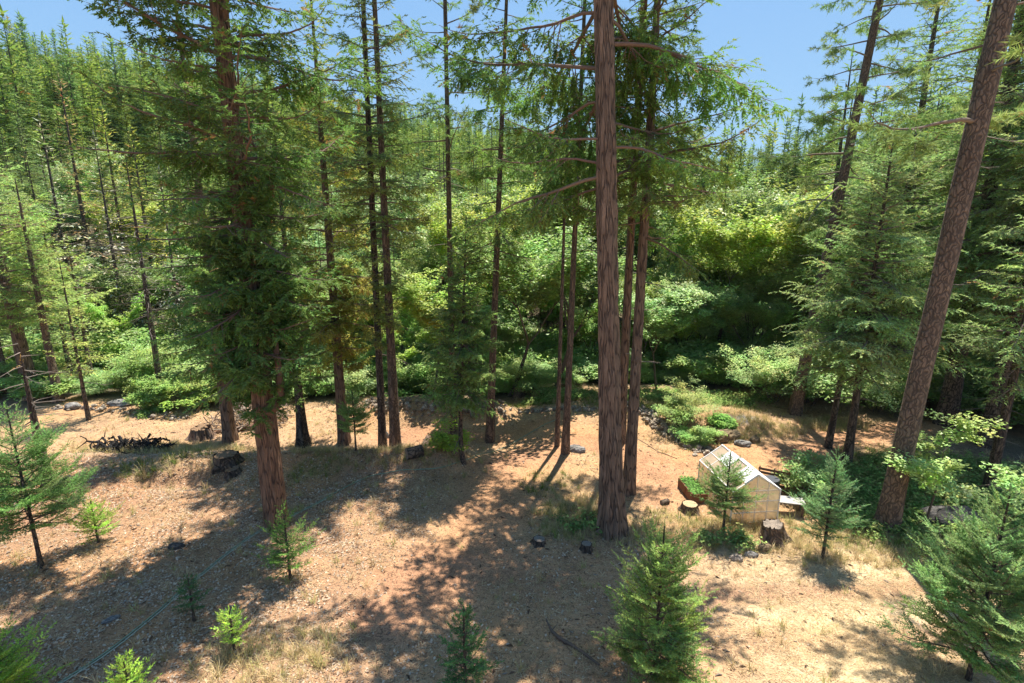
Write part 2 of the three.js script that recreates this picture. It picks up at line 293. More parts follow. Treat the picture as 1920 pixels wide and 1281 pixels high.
// broad-leaved tree or bush: forking wood with leaf clusters at the ends
function broadleaf(p0) {
  const p = { fork: 3, depth: 4, spread: 0.6, shrink: 0.72, leaves: 12, leafL: 0.14, leafW: 0.11, cluster: 0.35, lift: 0.25, flat: 0.35, wood: [0.09, 0.07, 0.055], col: [0.13, 0.2, 0.035], stems: 1, hang: 0.2, ...p0 };
  const R = rng(p.seed), crown = new Mesher(1 << 14), wood = new Mesher(4096);
  const cluster = (o, col, n) => {
    for (let i = 0; i < n; i++) {
      const a = R() * 6.28, q = p.cluster * Math.cbrt(R()), e = (R() - 0.5) * 2.4, d = aim(a, e), b = [o[0] + d[0] * q, o[1] + d[1] * q * 0.6, o[2] + d[2] * q];
      const dd = aim(R() * 6.28, -p.hang + (R() - 0.5) * 0.9), w = norm(cross(dd, norm([(R() - 0.5) * p.flat * 2, 1, (R() - 0.5) * p.flat * 2])));
      crown.leaf(b, dd, w, p.leafL * (0.65 + 0.7 * R()), p.leafW * (0.65 + 0.7 * R()), tint(col, 0.75 + 0.5 * R(), R));
    }
  };
  const go = (o, az, el, L, r, k, col) => {
    const n = k === 0 ? 5 : 3, pts = [o], rad = [r]; let q = o, a = az, e = el;
    for (let i = 1; i <= n; i++) {
      a += (R() - 0.5) * 0.5; e += (p.up ?? 0.05) * (1.3 - e) + (R() - 0.5) * 0.22; const d = aim(a, e); q = [q[0] + d[0] * L / n, q[1] + d[1] * L / n, q[2] + d[2] * L / n];
      pts.push(q); rad.push(r * (1 - 0.42 * i / n));
      if (k > 0 && k < p.depth && R() < (p.mid ?? 0.6)) go(q, a + (R() < 0.5 ? 1 : -1) * (0.7 + 0.5 * R()), e * 0.5 + (R() - 0.3) * 0.5, L * p.shrink * 0.75, r * 0.45, Math.min(p.depth, k + 1 + (R() < 0.4 ? 1 : 0)), tint(col, 0.85 + 0.3 * R(), R, 0.08));
    }
    if (r > 0.004) wood.tube(pts, rad, r > 0.05 ? 8 : r > 0.015 ? 5 : 3, tint(p.wood, 0.8 + 0.4 * R(), R, 0.05));
    if (k >= p.depth) { cluster(q, col, p.leaves); cluster(pts[1], col, p.leaves * 0.5 | 0); return; }
    const f = k === 0 ? p.fork0 ?? p.fork : p.fork, tw = R() * 6.28;
    for (let i = 0; i < f; i++) go(q, k === 0 ? tw + i * 6.28 / f + (R() - 0.5) : a + (i - (f - 1) / 2) * 0.9 + (R() - 0.5) * 0.8, clamp(e - p.spread * (0.4 + 0.8 * R()) * (i === 0 && k === 0 ? 0.25 : 1) + (R() - 0.5) * 0.3, -0.35, 1.5), L * p.shrink * (0.75 + 0.5 * R()), rad[n] * 0.72, k + 1, tint(col, 0.86 + 0.28 * R(), R, 0.1));
  };
  for (let s = 0; s < p.stems; s++) {
    const a = R() * 6.28, f = p.stems > 1 ? 1 : 0;
    go([Math.cos(a) * 0.12 * f * p.size, -0.1, Math.sin(a) * 0.12 * f * p.size], a, p.stems > 1 ? mix(0.55, 1.35, R()) : 1.5 - (p.lean || 0), p.first * p.size * (0.75 + 0.5 * R()), p.r, 0, tint(p.col, 0.88 + 0.24 * R(), R, 0.1));
  }
  return { crown: crown.geo(), trunk: wood.geo(), tris: crown.k / 3 };
}
// ---------------------------------------------------------------- ground
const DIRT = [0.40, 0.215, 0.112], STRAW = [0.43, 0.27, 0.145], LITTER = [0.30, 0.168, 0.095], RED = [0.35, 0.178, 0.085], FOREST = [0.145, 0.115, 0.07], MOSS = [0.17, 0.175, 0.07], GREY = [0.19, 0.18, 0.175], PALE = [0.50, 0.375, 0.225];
const line = (x, z, pts, w) => { let d = 9e9; for (let i = 0; i + 3 < pts.length; i += 2) d = Math.min(d, seg(x, z, pts[i], pts[i + 1], pts[i + 2], pts[i + 3])); return ss(w * 1.35, w * 0.5, d); };
const blob = (x, z, cx, cz, rx, rz) => ss(1.15, 0.55, Math.hypot((x - cx) / rx, (z - cz) / rz));
const road = (x, z) => Math.max(line(x, z, [-2.6, -12.5, -2.2, -14.5, -1.1, -16.3, -0.2, -20.2, 1.2, -23.5, 2.6, -26.5], 1.9), line(x, z, [1.5, -25.5, 4.5, -24, 6.6, -21.3, 13, -22.8, 18.4, -24.8, 26, -27], 1.5), line(x, z, [-7, -26.7, -2, -27, 2, -26.5], 1.2), line(x, z, [5.6, -20, 6.2, -18.6], 1.0) * 0.8);
function zones(x, z) {                                 // shares of what lies on the ground here
  const wx = x + fbm(x * 0.5, z * 0.5, 3) * 1.6, wz = z + fbm(x * 0.5 + 40, z * 0.5, 3) * 1.6, D = -z;
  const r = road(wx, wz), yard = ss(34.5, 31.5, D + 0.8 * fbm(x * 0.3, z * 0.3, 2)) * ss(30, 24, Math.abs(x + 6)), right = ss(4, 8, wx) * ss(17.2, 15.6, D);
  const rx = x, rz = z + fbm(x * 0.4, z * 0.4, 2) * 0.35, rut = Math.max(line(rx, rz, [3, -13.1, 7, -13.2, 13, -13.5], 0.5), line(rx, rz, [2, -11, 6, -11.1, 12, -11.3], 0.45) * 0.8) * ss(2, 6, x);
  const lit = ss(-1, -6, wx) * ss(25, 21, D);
  const green = Math.max(blob(wx, wz, 14.5, -17.5, 3.6, 2.6), blob(wx, wz, 18, -19, 6, 4), blob(wx, wz, -15.8, -21.3, 2.6, 0.9) * 0.7, blob(wx, wz, 9, -29.5, 5, 2) * 0.9, blob(wx, wz, 2.6, -17.4, 1.4, 0.8) * 0.6, blob(wx, wz, 6.2, -17.1, 1.8, 0.6) * 0.5, blob(wx, wz, -8.3, -21.2, 1.6, 0.7) * 0.6, blob(wx, wz, 1.5, -20.2, 1.2, 1.2) * 0.4);
  return { r, yard, right, rut, lit, green };
}
const lay = (c, d, k) => { c[0] = mix(c[0], d[0], k); c[1] = mix(c[1], d[1], k); c[2] = mix(c[2], d[2], k); };
function soil(x, z) {
  const q = zones(x, z), c = FOREST.slice(), n = fbm(x * 0.35 + 9, z * 0.35, 4), n2 = fbm(x * 1.7, z * 1.7, 4);
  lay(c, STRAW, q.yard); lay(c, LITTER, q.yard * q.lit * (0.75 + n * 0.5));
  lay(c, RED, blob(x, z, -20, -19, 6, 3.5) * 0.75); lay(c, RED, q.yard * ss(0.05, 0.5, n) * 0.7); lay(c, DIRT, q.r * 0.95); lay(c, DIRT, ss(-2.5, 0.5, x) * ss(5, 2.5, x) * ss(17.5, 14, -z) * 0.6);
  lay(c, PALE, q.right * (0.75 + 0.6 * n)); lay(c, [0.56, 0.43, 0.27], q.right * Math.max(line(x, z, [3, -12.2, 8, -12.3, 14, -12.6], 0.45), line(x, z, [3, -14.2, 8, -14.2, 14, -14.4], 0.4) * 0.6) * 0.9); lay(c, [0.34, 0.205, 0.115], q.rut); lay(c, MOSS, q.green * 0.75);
  lay(c, GREY, blob(x + n2 * 0.5, z + n2 * 0.3, 12.2, -26.2, 1.25, 0.55)); lay(c, RED, blob(x, z, 11.2, -28, 2.4, 0.9) * 0.6); lay(c, DIRT, blob(x, z, 7.7, -19.9, 1.5, 1.2) * 0.6);
  lay(c, [0.05, 0.04, 0.034], blob(x + n2 * 0.5, z + n2 * 0.4, -18.9, -24.1, 2.3, 1.0) * 0.9);
  const k = 1 + n * 0.22 + n2 * 0.26; c[0] *= k; c[1] *= k * (1 + n * 0.04); c[2] *= k * (1 - n * 0.1); return c;
}
{
  const N = 460, P = [], U = [], C = [], I = [], sx = (i) => { const t = (i / N) * 2 - 1; return 11 * Math.sinh(t * 4.95); };
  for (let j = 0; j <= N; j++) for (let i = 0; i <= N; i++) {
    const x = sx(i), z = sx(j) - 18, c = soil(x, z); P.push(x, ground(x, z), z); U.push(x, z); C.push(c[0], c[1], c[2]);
  }
  for (let j = 0; j < N; j++) for (let i = 0; i < N; i++) { const a = j * (N + 1) + i; I.push(a, a + N + 1, a + N + 2, a, a + N + 2, a + 1); }
  const g = new THREE.BufferGeometry();
  g.setAttribute('position', new THREE.Float32BufferAttribute(P, 3)); g.setAttribute('uv', new THREE.Float32BufferAttribute(U, 2)); g.setAttribute('color', new THREE.Float32BufferAttribute(C, 3)); g.setIndex(I); g.computeVertexNormals();
  const R = rng(5), S = 1024, hgt = new Float32Array(S * S), val = new Float32Array(S * S).fill(1);
  for (let j = 0; j < S; j++) for (let i = 0; i < S; i++) {
    let s = 0, a = 0.5; for (let k = 8; k <= 256; k *= 2) { s += a * pnoise(i / S * k, j / S * k, k, k, k); a *= 0.62; }
    hgt[j * S + i] = 0.5 + 0.3 * s; val[j * S + i] = 0.92 + 0.22 * s;
  }
  for (let q = 0; q < 9000; q++) {                     // chips, straws, grit, needles
    const x = R() * S, y = R() * S, a = R() * 3.14, L = R() < 0.6 ? 4 + R() * 14 : 2 + R() * 3, w = R() < 0.6 ? 0.7 : 1.5 + R() * 1.6, b = R() < 0.62 ? 1.05 + R() * 0.45 : 0.35 + R() * 0.35;
    for (let t = -L; t <= L; t += 0.7) for (let e = -w; e <= w; e += 0.7) { const k = ((Math.round(y + Math.sin(a) * t + Math.cos(a) * e) + S) % S) * S + (Math.round(x + Math.cos(a) * t - Math.sin(a) * e) + S) % S; val[k] = b; hgt[k] += 0.1; }
  }
  const at = (u, v) => Math.min(S - 1, Math.round(v * S)) * S + Math.min(S - 1, Math.round(u * S));
  const map = texture(S, S, (u, v, c) => { const k = val[at(u, v)] * 0.66; c[0] = Math.pow(k, 0.4545); c[1] = Math.pow(k * 0.985, 0.4545); c[2] = Math.pow(k * 0.96, 0.4545); }, [1 / 4.7, 1 / 4.7], true);
  const bump = texture(S, S, (u, v, c) => { c[0] = c[1] = c[2] = hgt[at(u, v)]; }, [1 / 4.7, 1 / 4.7]);
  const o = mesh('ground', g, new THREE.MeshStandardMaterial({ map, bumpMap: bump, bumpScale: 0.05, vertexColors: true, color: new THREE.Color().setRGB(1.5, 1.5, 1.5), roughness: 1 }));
  tag(o, 'sunlit clearing of bare dirt and straw running into forested slopes', 'ground', null, 'structure');
}
// ---------------------------------------------------------------- tall conifers one can tell apart
const CEDAR = [0.062, 0.105, 0.024], CEDAR_OLIVE = [0.105, 0.125, 0.034], FIR = [0.078, 0.118, 0.046], PINE = [0.082, 0.115, 0.04], YOUNG = [0.088, 0.132, 0.038], BRIGHT = [0.11, 0.19, 0.04];
const round = (t) => Math.pow(1 - t, 0.75) * Math.min(1, 0.45 + t * 3.2), column = (t) => Math.min(1, 0.55 + 2.5 * t) * Math.pow(1 - t * 0.98, 0.45);
const PINE_NEEDLES = { ls: 0.03, ll: 0.27, lw: 0.034, hang: 0.25, thin: 0, fluff: 2.2, fl: 0.42, fmin: 0.3, sp: 0.34, sp2: 0.24, bare: 0.42, lat: 0.42, bend: -0.35, tip: 0.5, wob: 0.3, latVar: 0.7, node: 0.35, roll: 2 };
const CEDAR_SPRAY = { gap: 0.18, ls: 0.062, ll: 0.16, lw: 0.058, hang: 0.34, thin: 0.04, fluff: 0.9, fl: 0.5, fmin: 0.26, sp: 0.22, sp2: 0.16, bare: 0.2, lat: 0.4, bend: -0.42, tip: 0.45, wob: 0.2, latEl: -0.22, latVar: 0.6, node: 0.4, roll: 1.1, wood: [0.17, 0.11, 0.08] };
const FIR_SPRAY = { ls: 0.075, ll: 0.15, lw: 0.06, hang: 0.38, thin: 0.08, fluff: 1.1, fl: 0.72, sp: 0.17, sp2: 0.16, latVar: 0.8, evar: 0.5, roll: 1.1, bare: 0.14, lat: 0.36, bend: -0.3, tip: 0.25, wob: 0.2 };
let total = 0;
function tree(name, x, z, spec, bark, leaf, label, category, group) {
  const g = conifer(spec), o = thing(name, x, z, label, category, group);
  mesh('trunk', g.trunk, bark, o);
  if (g.limbs.index.count) mesh('limbs', g.limbs, M.twig, o).userData.kind = 'stuff';
  for (const b of g.each) mesh('limb', b, M.twig, o);
  total += g.tris;
  if (g.tris > 1) mesh('crown', g.crown, leaf, o);
  return o;
}
const lean = (k, a = 0, q = 0) => (y) => [k * y, q * y + a * y * y];

// the big incense cedars of the clearing
tree('incense_cedar', 3.52, -16.54, { ...CEDAR_SPRAY, seed: 12, H: 30, from: 11.6, R: 6.2, r: 0.56, rad: (y) => 0.40 - 0.0078 * y, shape: (t) => (t < 0.35 ? 0.8 + 0.6 * t : 1.05 - 0.9 * t), step: 0.46, whorl: 2, e0: 0.08, e1: 0.7, evar: 0.6, col: CEDAR, bend: -0.8, tip: 0.7, wob: 0.3, bare: 0.2, gap: 0.38, axis: lean(-0.055), brown: 0.012, thick: 0.0095, side: (a) => (Math.sin(a) > 0.35 ? null : a),
  trunk: { sides: 150, step: 0.09, ridge: 0.05, flare: 0.3, flareH: 1.1, lobes: 7 }, split: true }, M.cedarBark, M.leaf, 'giant incense cedar with furrowed brown trunk standing bare in the middle of the clearing', 'tree');
tree('incense_cedar', -8.37, -16.78, { ...CEDAR_SPRAY, seed: 23, H: 27, from: 5.4, R: 3.6, r: 0.5, fur: [{ from: 4.6, to: 12, n: 125, L: 1.35 }, { from: 3.5, to: 5, n: 14, L: 0.8 }], rad: (y) => 0.38 - 0.0095 * y, shape: (t) => (t < 0.18 ? 0.5 + 1.2 * t : t < 0.5 ? 0.72 + (t - 0.18) * 1.3 : 1.13 - (t - 0.5) * 1.9), step: 0.42, whorl: 2, e0: -0.05, e1: 0.6, col: [0.058, 0.1, 0.024], bend: -0.4, tip: 0.6, bare: 0.04, gap: 0.38, wob: 0.3, axis: lean(-0.004), brown: 0.02,
  trunk: { sides: 120, step: 0.09, ridge: 0.05, flare: 0.08, flareH: 0.9, lobes: 6 } }, M.cedarBarkRed, M.leaf, 'dark leafy incense cedar with red fibrous trunk beside the green hose on the left', 'tree');
tree('incense_cedar', 4.72, -19.37, { ...CEDAR_SPRAY, seed: 37, H: 27, from: 10.2, R: 3.7, r: 0.215, shape: (t) => (t < 0.2 ? 0.6 + 2 * t : 1.05 - 0.95 * t), step: 0.42, whorl: 2, e0: 0, e1: 0.7, col: [0.075, 0.11, 0.027], bend: -0.5, tip: 0.5, gap: 0.33, wob: 0.28, axis: lean(0.006), brown: 0.02, trunk: { sides: 60, step: 0.14, ridge: 0.035, lobes: 4 }, snags: 7, snagFrom: 5 }, M.cedarBark, M.leaf, 'slimmer cedar trunk right behind the giant cedar, dark and leaning slightly right', 'tree');
tree('incense_cedar', 4.5, -20.6, { ...CEDAR_SPRAY, seed: 38, H: 22, from: 10.8, R: 2, r: 0.13, shape: round, step: 0.5, whorl: 2, e0: 0, e1: 0.7, col: CEDAR, bend: -0.4, axis: lean(0.012), trunk: { sides: 40, step: 0.16, ridge: 0.025 } }, M.cedarBarkRed, M.leaf, 'thin reddish cedar stem squeezed between the giant cedar and the slimmer one', 'tree');
tree('pine_tree', 5.35, -24.2, { ...BASE, ...PINE_NEEDLES, seed: 41, H: 27, from: 14, R: 3, r: 0.24, shape: round, step: 0.6, whorl: 2, e0: -0.1, e1: 0.5, col: PINE, snags: 6, snagFrom: 6, axis: lean(0.004) }, M.pineBark, M.leaf, 'pale pinkish pine trunk glimpsed in the gap right of the giant cedar', 'tree');
tree('pine_tree', 2.52, -22.97, { ...CEDAR_SPRAY, seed: 43, H: 26, from: 11.5, R: 2.6, r: 0.2, rad: (y) => 0.165 - 0.005 * y, shape: round, step: 0.55, whorl: 2, e0: -0.1, e1: 0.5, col: CEDAR, axis: lean(0.018), snags: 5, snagFrom: 7, trunk: { sides: 20, flare: 0.25 } }, M.pineBark, M.leaf, 'slim straight brown trunk left of the giant cedar casting a long thin shadow', 'tree');
tree('pine_tree', 2.2, -23.9, { ...CEDAR_SPRAY, seed: 44, H: 17, from: 10.5, R: 1.5, r: 0.1, shape: round, step: 0.6, whorl: 2, e0: -0.1, e1: 0.5, col: CEDAR, axis: lean(0.012) }, M.pineBark, M.leaf, 'very thin dark stem just left of the slim straight brown trunk', 'tree');
tree('pine_tree', -1.19, -25.97, { ...CEDAR_SPRAY, seed: 47, H: 27, from: 9.6, R: 2.6, r: 0.25, rad: (y) => 0.21 - 0.0065 * y, shape: (t) => (t < 0.5 ? 0.75 : 1.3 - 1.2 * t), step: 0.45, whorl: 2, e0: -0.1, e1: 0.5, col: [0.07, 0.11, 0.028], axis: lean(0.045), snags: 5, snagFrom: 6, trunk: { sides: 20 } }, M.pineBark, M.leaf, 'tall pine right of the leafy young fir, its trunk tilting to the right', 'tree');
tree('pine_tree', -3.22, -26.96, { ...BASE, ...PINE_NEEDLES, seed: 53, H: 30, from: 13.6, R: 2.9, r: 0.22, rad: (y) => 0.175 - 0.004 * y, shape: (t) => 0.9 - 0.6 * t, step: 0.55, whorl: 1, e0: 0, e1: 0.5, col: PINE, snags: 12, snagFrom: 9, axis: lean(0.006), trunk: { sides: 20 } }, M.pineBark, M.leaf, 'tall bare pole of a pine with sparse needle tufts against the blue sky', 'tree');
tree('pine_tree', -5.73, -24.0, { ...CEDAR_SPRAY, seed: 59, H: 24, from: 9, R: 2.7, r: 0.27, rad: (y) => 0.235 - 0.007 * y, shape: round, step: 0.36, whorl: 2, e0: 0, e1: 0.6, col: CEDAR_OLIVE, fur: [{ from: 5, to: 9, n: 26, L: 1 }], snags: 10, snagFrom: 4, axis: lean(0.004), trunk: { sides: 28, step: 0.4, lobes: 4 } }, M.pineBark, M.leaf, 'sunlit plated pine trunk, right one of the close pair behind the berm', 'tree');
tree('pine_tree', -6.52, -24.61, { ...FIR_SPRAY, seed: 61, H: 29, from: 10.5, R: 3.2, r: 0.22, rad: (y) => 0.185 - 0.0045 * y, shape: round, step: 0.42, whorl: 2, e0: 0, e1: 0.5, col: FIR, snags: 12, snagFrom: 3, axis: lean(0.012), trunk: { sides: 24, step: 0.5 } }, M.brownBark, M.leaf, 'dark shaded trunk, left one of the close pair behind the berm', 'tree');
tree('incense_cedar', -8.9, -25.9, { ...CEDAR_SPRAY, seed: 67, H: 22, from: 4.6, R: 3.3, r: 0.26, fur: [{ from: 3.5, to: 9, n: 40, L: 1.2 }], shape: round, step: 0.34, whorl: 2, e0: 0, e1: 0.6, col: CEDAR_OLIVE, snags: 8, snagFrom: 2, brown: 0.05, trunk: { sides: 30, step: 0.25, ridge: 0.03 } }, M.cedarBark, M.leafWarm, 'olive cedar with many bare twigs right of the dark leafy cedar', 'tree');
tree('incense_cedar', -10.9, -25.5, { ...CEDAR_SPRAY, seed: 71, H: 16, from: 3.2, R: 2.3, r: 0.2, shape: round, step: 0.36, whorl: 2, e0: 0, e1: 0.6, col: CEDAR, brown: 0.03, trunk: { sides: 24, step: 0.3, ridge: 0.02, flare: 0.6 } }, M.brownBark, M.leaf, 'mossy trunk with a bent foot directly right of the red cedar trunk', 'tree');
tree('incense_cedar', -15.1, -26.2, { ...CEDAR_SPRAY, seed: 73, H: 21, from: 4.2, R: 3.1, fur: [{ from: 4, to: 9, n: 50, L: 1.2 }], r: 0.29, rad: (y) => 0.3 - 0.011 * y, shape: round, step: 0.4, whorl: 2, e0: -0.1, e1: 0.6, col: CEDAR, snags: 12, snagFrom: 3, trunk: { sides: 30, step: 0.3, ridge: 0.025 } }, M.cedarBark, M.leaf, 'dark cedar standing left of the red-trunked cedar next to the brush pile', 'tree');
tree('pine_tree', 13.2, -16.62, { ...BASE, ...PINE_NEEDLES, seed: 79, H: 33, from: 13.5, R: 3.6, gap: 0.2, r: 0.45, rad: (y) => 0.33 - 0.0035 * y, shape: (t) => 0.95 - 0.6 * t, step: 0.75, whorl: 1, e0: 0.1, e1: 0.5, col: [0.10, 0.135, 0.045], bend: -0.5, thick: 0.013, snags: 5, snagFrom: 8, axis: lean(0.05), trunk: { sides: 40, step: 0.3, flare: 0.2, flareH: 0.9, lobes: 5 }, split: true }, M.pineBark, M.leaf, 'massive plated pine trunk leaning across the right side of the view', 'tree');
tree('pine_tree', 16.2, -28.36, { ...BASE, ...PINE_NEEDLES, seed: 83, H: 31, from: 10.5, R: 3.8, gap: 0.2, r: 0.38, rad: (y) => 0.31 - 0.0068 * y, shape: (t) => 0.95 - 0.55 * t, step: 0.3, whorl: 1, e0: 0.05, e1: 0.4, col: PINE, bend: -0.75, thick: 0.014, snags: 12, snagFrom: 6, axis: lean(0.078), trunk: { sides: 24, flare: 0.3 } }, M.pineBark, M.leaf, 'tall pine with drooping twisted limbs leaning right against the open sky', 'tree');
tree('douglas_fir', 15.16, -23.36, { ...FIR_SPRAY, seed: 89, H: 13, from: 4.2, R: 2.4, r: 0.13, shape: round, step: 0.22, whorl: 3, e0: -0.1, e1: 0.5, col: FIR, snags: 6, snagFrom: 2, axis: lean(0.035), trunk: { sides: 16 } }, M.brownBark, M.leafPale, 'slim young fir with a thin leaning trunk left of the other thin fir', 'tree');
tree('douglas_fir', 14.96, -21.64, { ...FIR_SPRAY, seed: 97, H: 14.2, from: 4, R: 3.5, r: 0.155, shape: round, step: 0.19, whorl: 3, e0: -0.12, e1: 0.55, col: [0.09, 0.128, 0.05], snags: 8, snagFrom: 2, axis: lean(-0.005), trunk: { sides: 16 } }, M.brownBark, M.leafPale, 'pale feathery fir with pointed top left of the massive leaning pine trunk', 'tree');
tree('douglas_fir', 23.4, -26.6, { ...FIR_SPRAY, seed: 101, H: 30, gap: 0.2, from: 4.2, R: 4.4, r: 0.4, shape: round, step: 0.34, whorl: 3, e0: -0.12, e1: 0.55, col: [0.086, 0.125, 0.046], snags: 8, snagFrom: 1.5, trunk: { sides: 20 } }, M.brownBark, M.leafPale, 'tall dense fir just right of the massive leaning pine trunk', 'tree');
tree('douglas_fir', 19.25, -19.3, { ...FIR_SPRAY, seed: 104, H: 14, from: 4.5, R: 2.4, r: 0.17, shape: round, step: 0.4, whorl: 3, e0: -0.12, e1: 0.55, col: [0.086, 0.125, 0.048], snags: 10, snagFrom: 2, trunk: { sides: 14 } }, M.brownBark, M.leafPale, 'slimmer dark fir trunk rising from the ground cover in front of the right-edge firs', 'tree');
tree('douglas_fir', 23.1, -23.6, { ...FIR_SPRAY, seed: 103, H: 27, gap: 0.2, from: 5.5, R: 4.2, r: 0.4, shape: round, step: 0.36, whorl: 3, e0: -0.12, e1: 0.55, col: [0.086, 0.125, 0.048], snags: 10, snagFrom: 2, trunk: { sides: 20 } }, M.brownBark, M.leafPale, 'dark-trunked fir at the right edge with drooping branches', 'tree');
tree('douglas_fir', 28.5, -39, { ...FIR_SPRAY, seed: 105, H: 31, from: 6, R: 4.6, r: 0.4, shape: round, step: 0.42, whorl: 3, ls: 0.11, ll: 0.22, lw: 0.09, sp: 0.3, sp2: 0.26, fl: 1, e0: -0.12, e1: 0.55, col: [0.08, 0.12, 0.044], trunk: { sides: 14 } }, M.brownBark, M.leafPale, 'tallest fir at the back of the dense stand right of the drooping pine', 'tree');
tree('douglas_fir', 36, -42, { ...FIR_SPRAY, seed: 106, H: 33, from: 6, R: 4.8, r: 0.4, shape: round, step: 0.45, whorl: 3, ls: 0.11, ll: 0.22, lw: 0.09, sp: 0.3, sp2: 0.26, fl: 1, e0: -0.12, e1: 0.55, col: [0.084, 0.122, 0.044], trunk: { sides: 14 } }, M.brownBark, M.leafPale, 'tall fir filling the upper right corner behind the leaning trunk', 'tree');
tree('douglas_fir', 25.6, -23.4, { ...FIR_SPRAY, seed: 107, H: 26, from: 6, R: 3.6, r: 0.33, shape: round, step: 0.4, whorl: 3, e0: -0.1, e1: 0.5, col: FIR, snags: 6, snagFrom: 2, trunk: { sides: 18 } }, M.pineBark, M.leafPale, 'fir trunk cut off by the right edge of the view', 'tree');
tree('douglas_fir', -2.13, -21.41, { ...FIR_SPRAY, seed: 109, H: 10.6, from: 3.0, R: 1.75, r: 0.085, shape: (t) => Math.min(1, 0.8 + t) * Math.pow(1 - t, 0.5), step: 0.17, whorl: 4, ls: 0.06, ll: 0.12, sp: 0.12, sp2: 0.1, fl: 0.45, gap: 0.03, e0: -0.1, e1: 0.6, col: [0.084, 0.124, 0.036], snags: 5, snagFrom: 1.2, axis: (y) => [0.05 * y + 0.22 * Math.exp(-y * 1.2) - 0.22, 0], trunk: { sides: 10, step: 0.3 } }, M.brownBark, M.leaf, 'slender young fir with crooked foot at the end of the berm', 'tree');
tree('incense_cedar', -32.3, -33.6, { ...CEDAR_SPRAY, seed: 113, H: 17.5, from: 5.4, R: 5.6, r: 0.42, shape: round, step: 0.3, whorl: 3, e0: 0.05, e1: 0.6, ls: 0.08, ll: 0.17, lw: 0.065, fl: 0.65, sp: 0.42, sp2: 0.32, col: [0.10, 0.145, 0.045], brown: 0.05, axis: lean(-0.03), trunk: { sides: 40, step: 0.3, ridge: 0.04 } }, M.cedarBark, M.leafPale, 'broad pale green cedar with thick trunk near the left edge', 'tree');
tree('pine_tree', -29.6, -32.5, { ...FIR_SPRAY, seed: 127, H: 14, from: 5, R: 2.6, r: 0.24, shape: round, step: 0.4, whorl: 3, ls: 0.1, ll: 0.17, lw: 0.06, e0: 0, e1: 0.6, col: [0.11, 0.145, 0.045], trunk: { sides: 16 } }, M.pineBark, M.leafPale, 'straight trunk just right of the broad pale cedar', 'tree');
tree('douglas_fir', -25.3, -29.5, { ...FIR_SPRAY, seed: 131, H: 9.5, from: 3, R: 1.9, r: 0.1, shape: round, step: 0.3, whorl: 3, ls: 0.09, ll: 0.14, e0: 0, e1: 0.6, thin: 0.3, col: [0.115, 0.15, 0.045], snags: 6, snagFrom: 1.5 }, M.brownBark, M.leafPale, 'thin young fir with light yellow-green branches in front of the bushes', 'tree');
tree('dead_pine', -23.8, -33.9, { ...FIR_SPRAY, seed: 137, H: 15.5, from: 11, R: 0.8, r: 0.19, shape: round, step: 0.7, whorl: 1, gap: 0.7, e0: 0, e1: 0.5, col: [0.15, 0.11, 0.06], snags: 70, snagFrom: 4.5, snagL: 2.1, trunk: { sides: 14 } }, M.brownBark, M.leafWarm, 'grey dying pine with bare twigs standing in the yellow-green bushes', 'tree');
for (const [x, z, H, r, s, label] of [[-34.7, -34.4, 12, 0.2, 139, 'slim sunlit trunk at the far left edge behind the young fir'], [-33.1, -36.2, 11, 0.15, 149, 'thin grey stem close behind the thick pale cedar trunk'], [-32.0, -36.5, 12, 0.18, 151, 'forking reddish stem right behind the thick pale cedar trunk'], [-30.6, -36.6, 11, 0.13, 157, 'thin pole between the cedar trunk and the straight trunk on the left']])
  tree('pine_tree', x, z, { ...FIR_SPRAY, seed: s, H, from: 5.5, R: 2.2, r, shape: round, step: 0.5, whorl: 3, ls: 0.12, ll: 0.2, lw: 0.07, e0: 0, e1: 0.6, col: [0.11, 0.15, 0.045] }, M.pineBark, M.leafPale, label, 'tree');
// ---------------------------------------------------------------- young firs in the foreground
function youngFir(seed, H, R, o = {}) {
  return { ...BASE, seed, H, from: 0.12 * H, R, r: 0.012 + H * 0.0075, shape: (t) => Math.min(1, 0.6 + 1.6 * t) * Math.pow(1 - t, 0.8), step: 0.1, whorl: 3, e0: 0.05, e1: 0.8, col: YOUNG, ls: 0.024, ll: 0.062, lw: 0.021, hang: 0.1, thin: 0.1, fluff: 1.7, fl: Math.min(0.34, R * 0.3), fmin: R * 0.11, sp: 0.045 + R * 0.03, sp2: 0.06, bare: 0.12, lat: 0.4, bend: 0.1, tip: 0.25, wob: 0.2, gap: 0.14, node: 0.15, roll: 0.9, minWood: 0.002, brown: 0.004, wood: [0.13, 0.09, 0.06], trunk: { sides: 9, step: 0.2, flare: 0.25, flareH: 0.2 }, ...o };
}
const sapling = (x, z, spec, leaf, label, name = 'young_fir') => tree(name, x, z, spec, M.brownBark, leaf, label, 'young tree');
sapling(3.2, -9.87, youngFir(201, 3.85, 1.3, { from: 0.3, shape: (t) => (t > 0.84 ? 0.16 : Math.pow(1 - t, 0.5)) }), M.leaf, 'big bushy young fir with a bare leader at the bottom right of centre');
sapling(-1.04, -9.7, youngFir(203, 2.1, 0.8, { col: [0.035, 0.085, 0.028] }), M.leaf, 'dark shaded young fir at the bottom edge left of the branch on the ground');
sapling(7.38, -16.41, youngFir(205, 3.0, 1.3, { from: 0.95, step: 0.09, col: [0.075, 0.125, 0.04], thin: 0.1 }), M.leaf, 'young fir in front of the greenhouse');
sapling(10.06, -15.02, youngFir(207, 3.75, 1.15, { from: 0.75, col: [0.07, 0.12, 0.05] }), M.leafCool, 'young fir right of the greenhouse with a round shadow at its foot');
sapling(10.31, -9.88, youngFir(209, 4.6, 2.0, { from: 0.7, step: 0.15, gap: 0.2, e0: 0.15, lat: 0.34, shape: (t) => Math.min(1, 0.75 + t) * Math.pow(1 - t, 0.6), col: [0.085, 0.135, 0.05] }), M.leaf, 'wide feathery young fir filling the bottom right corner');
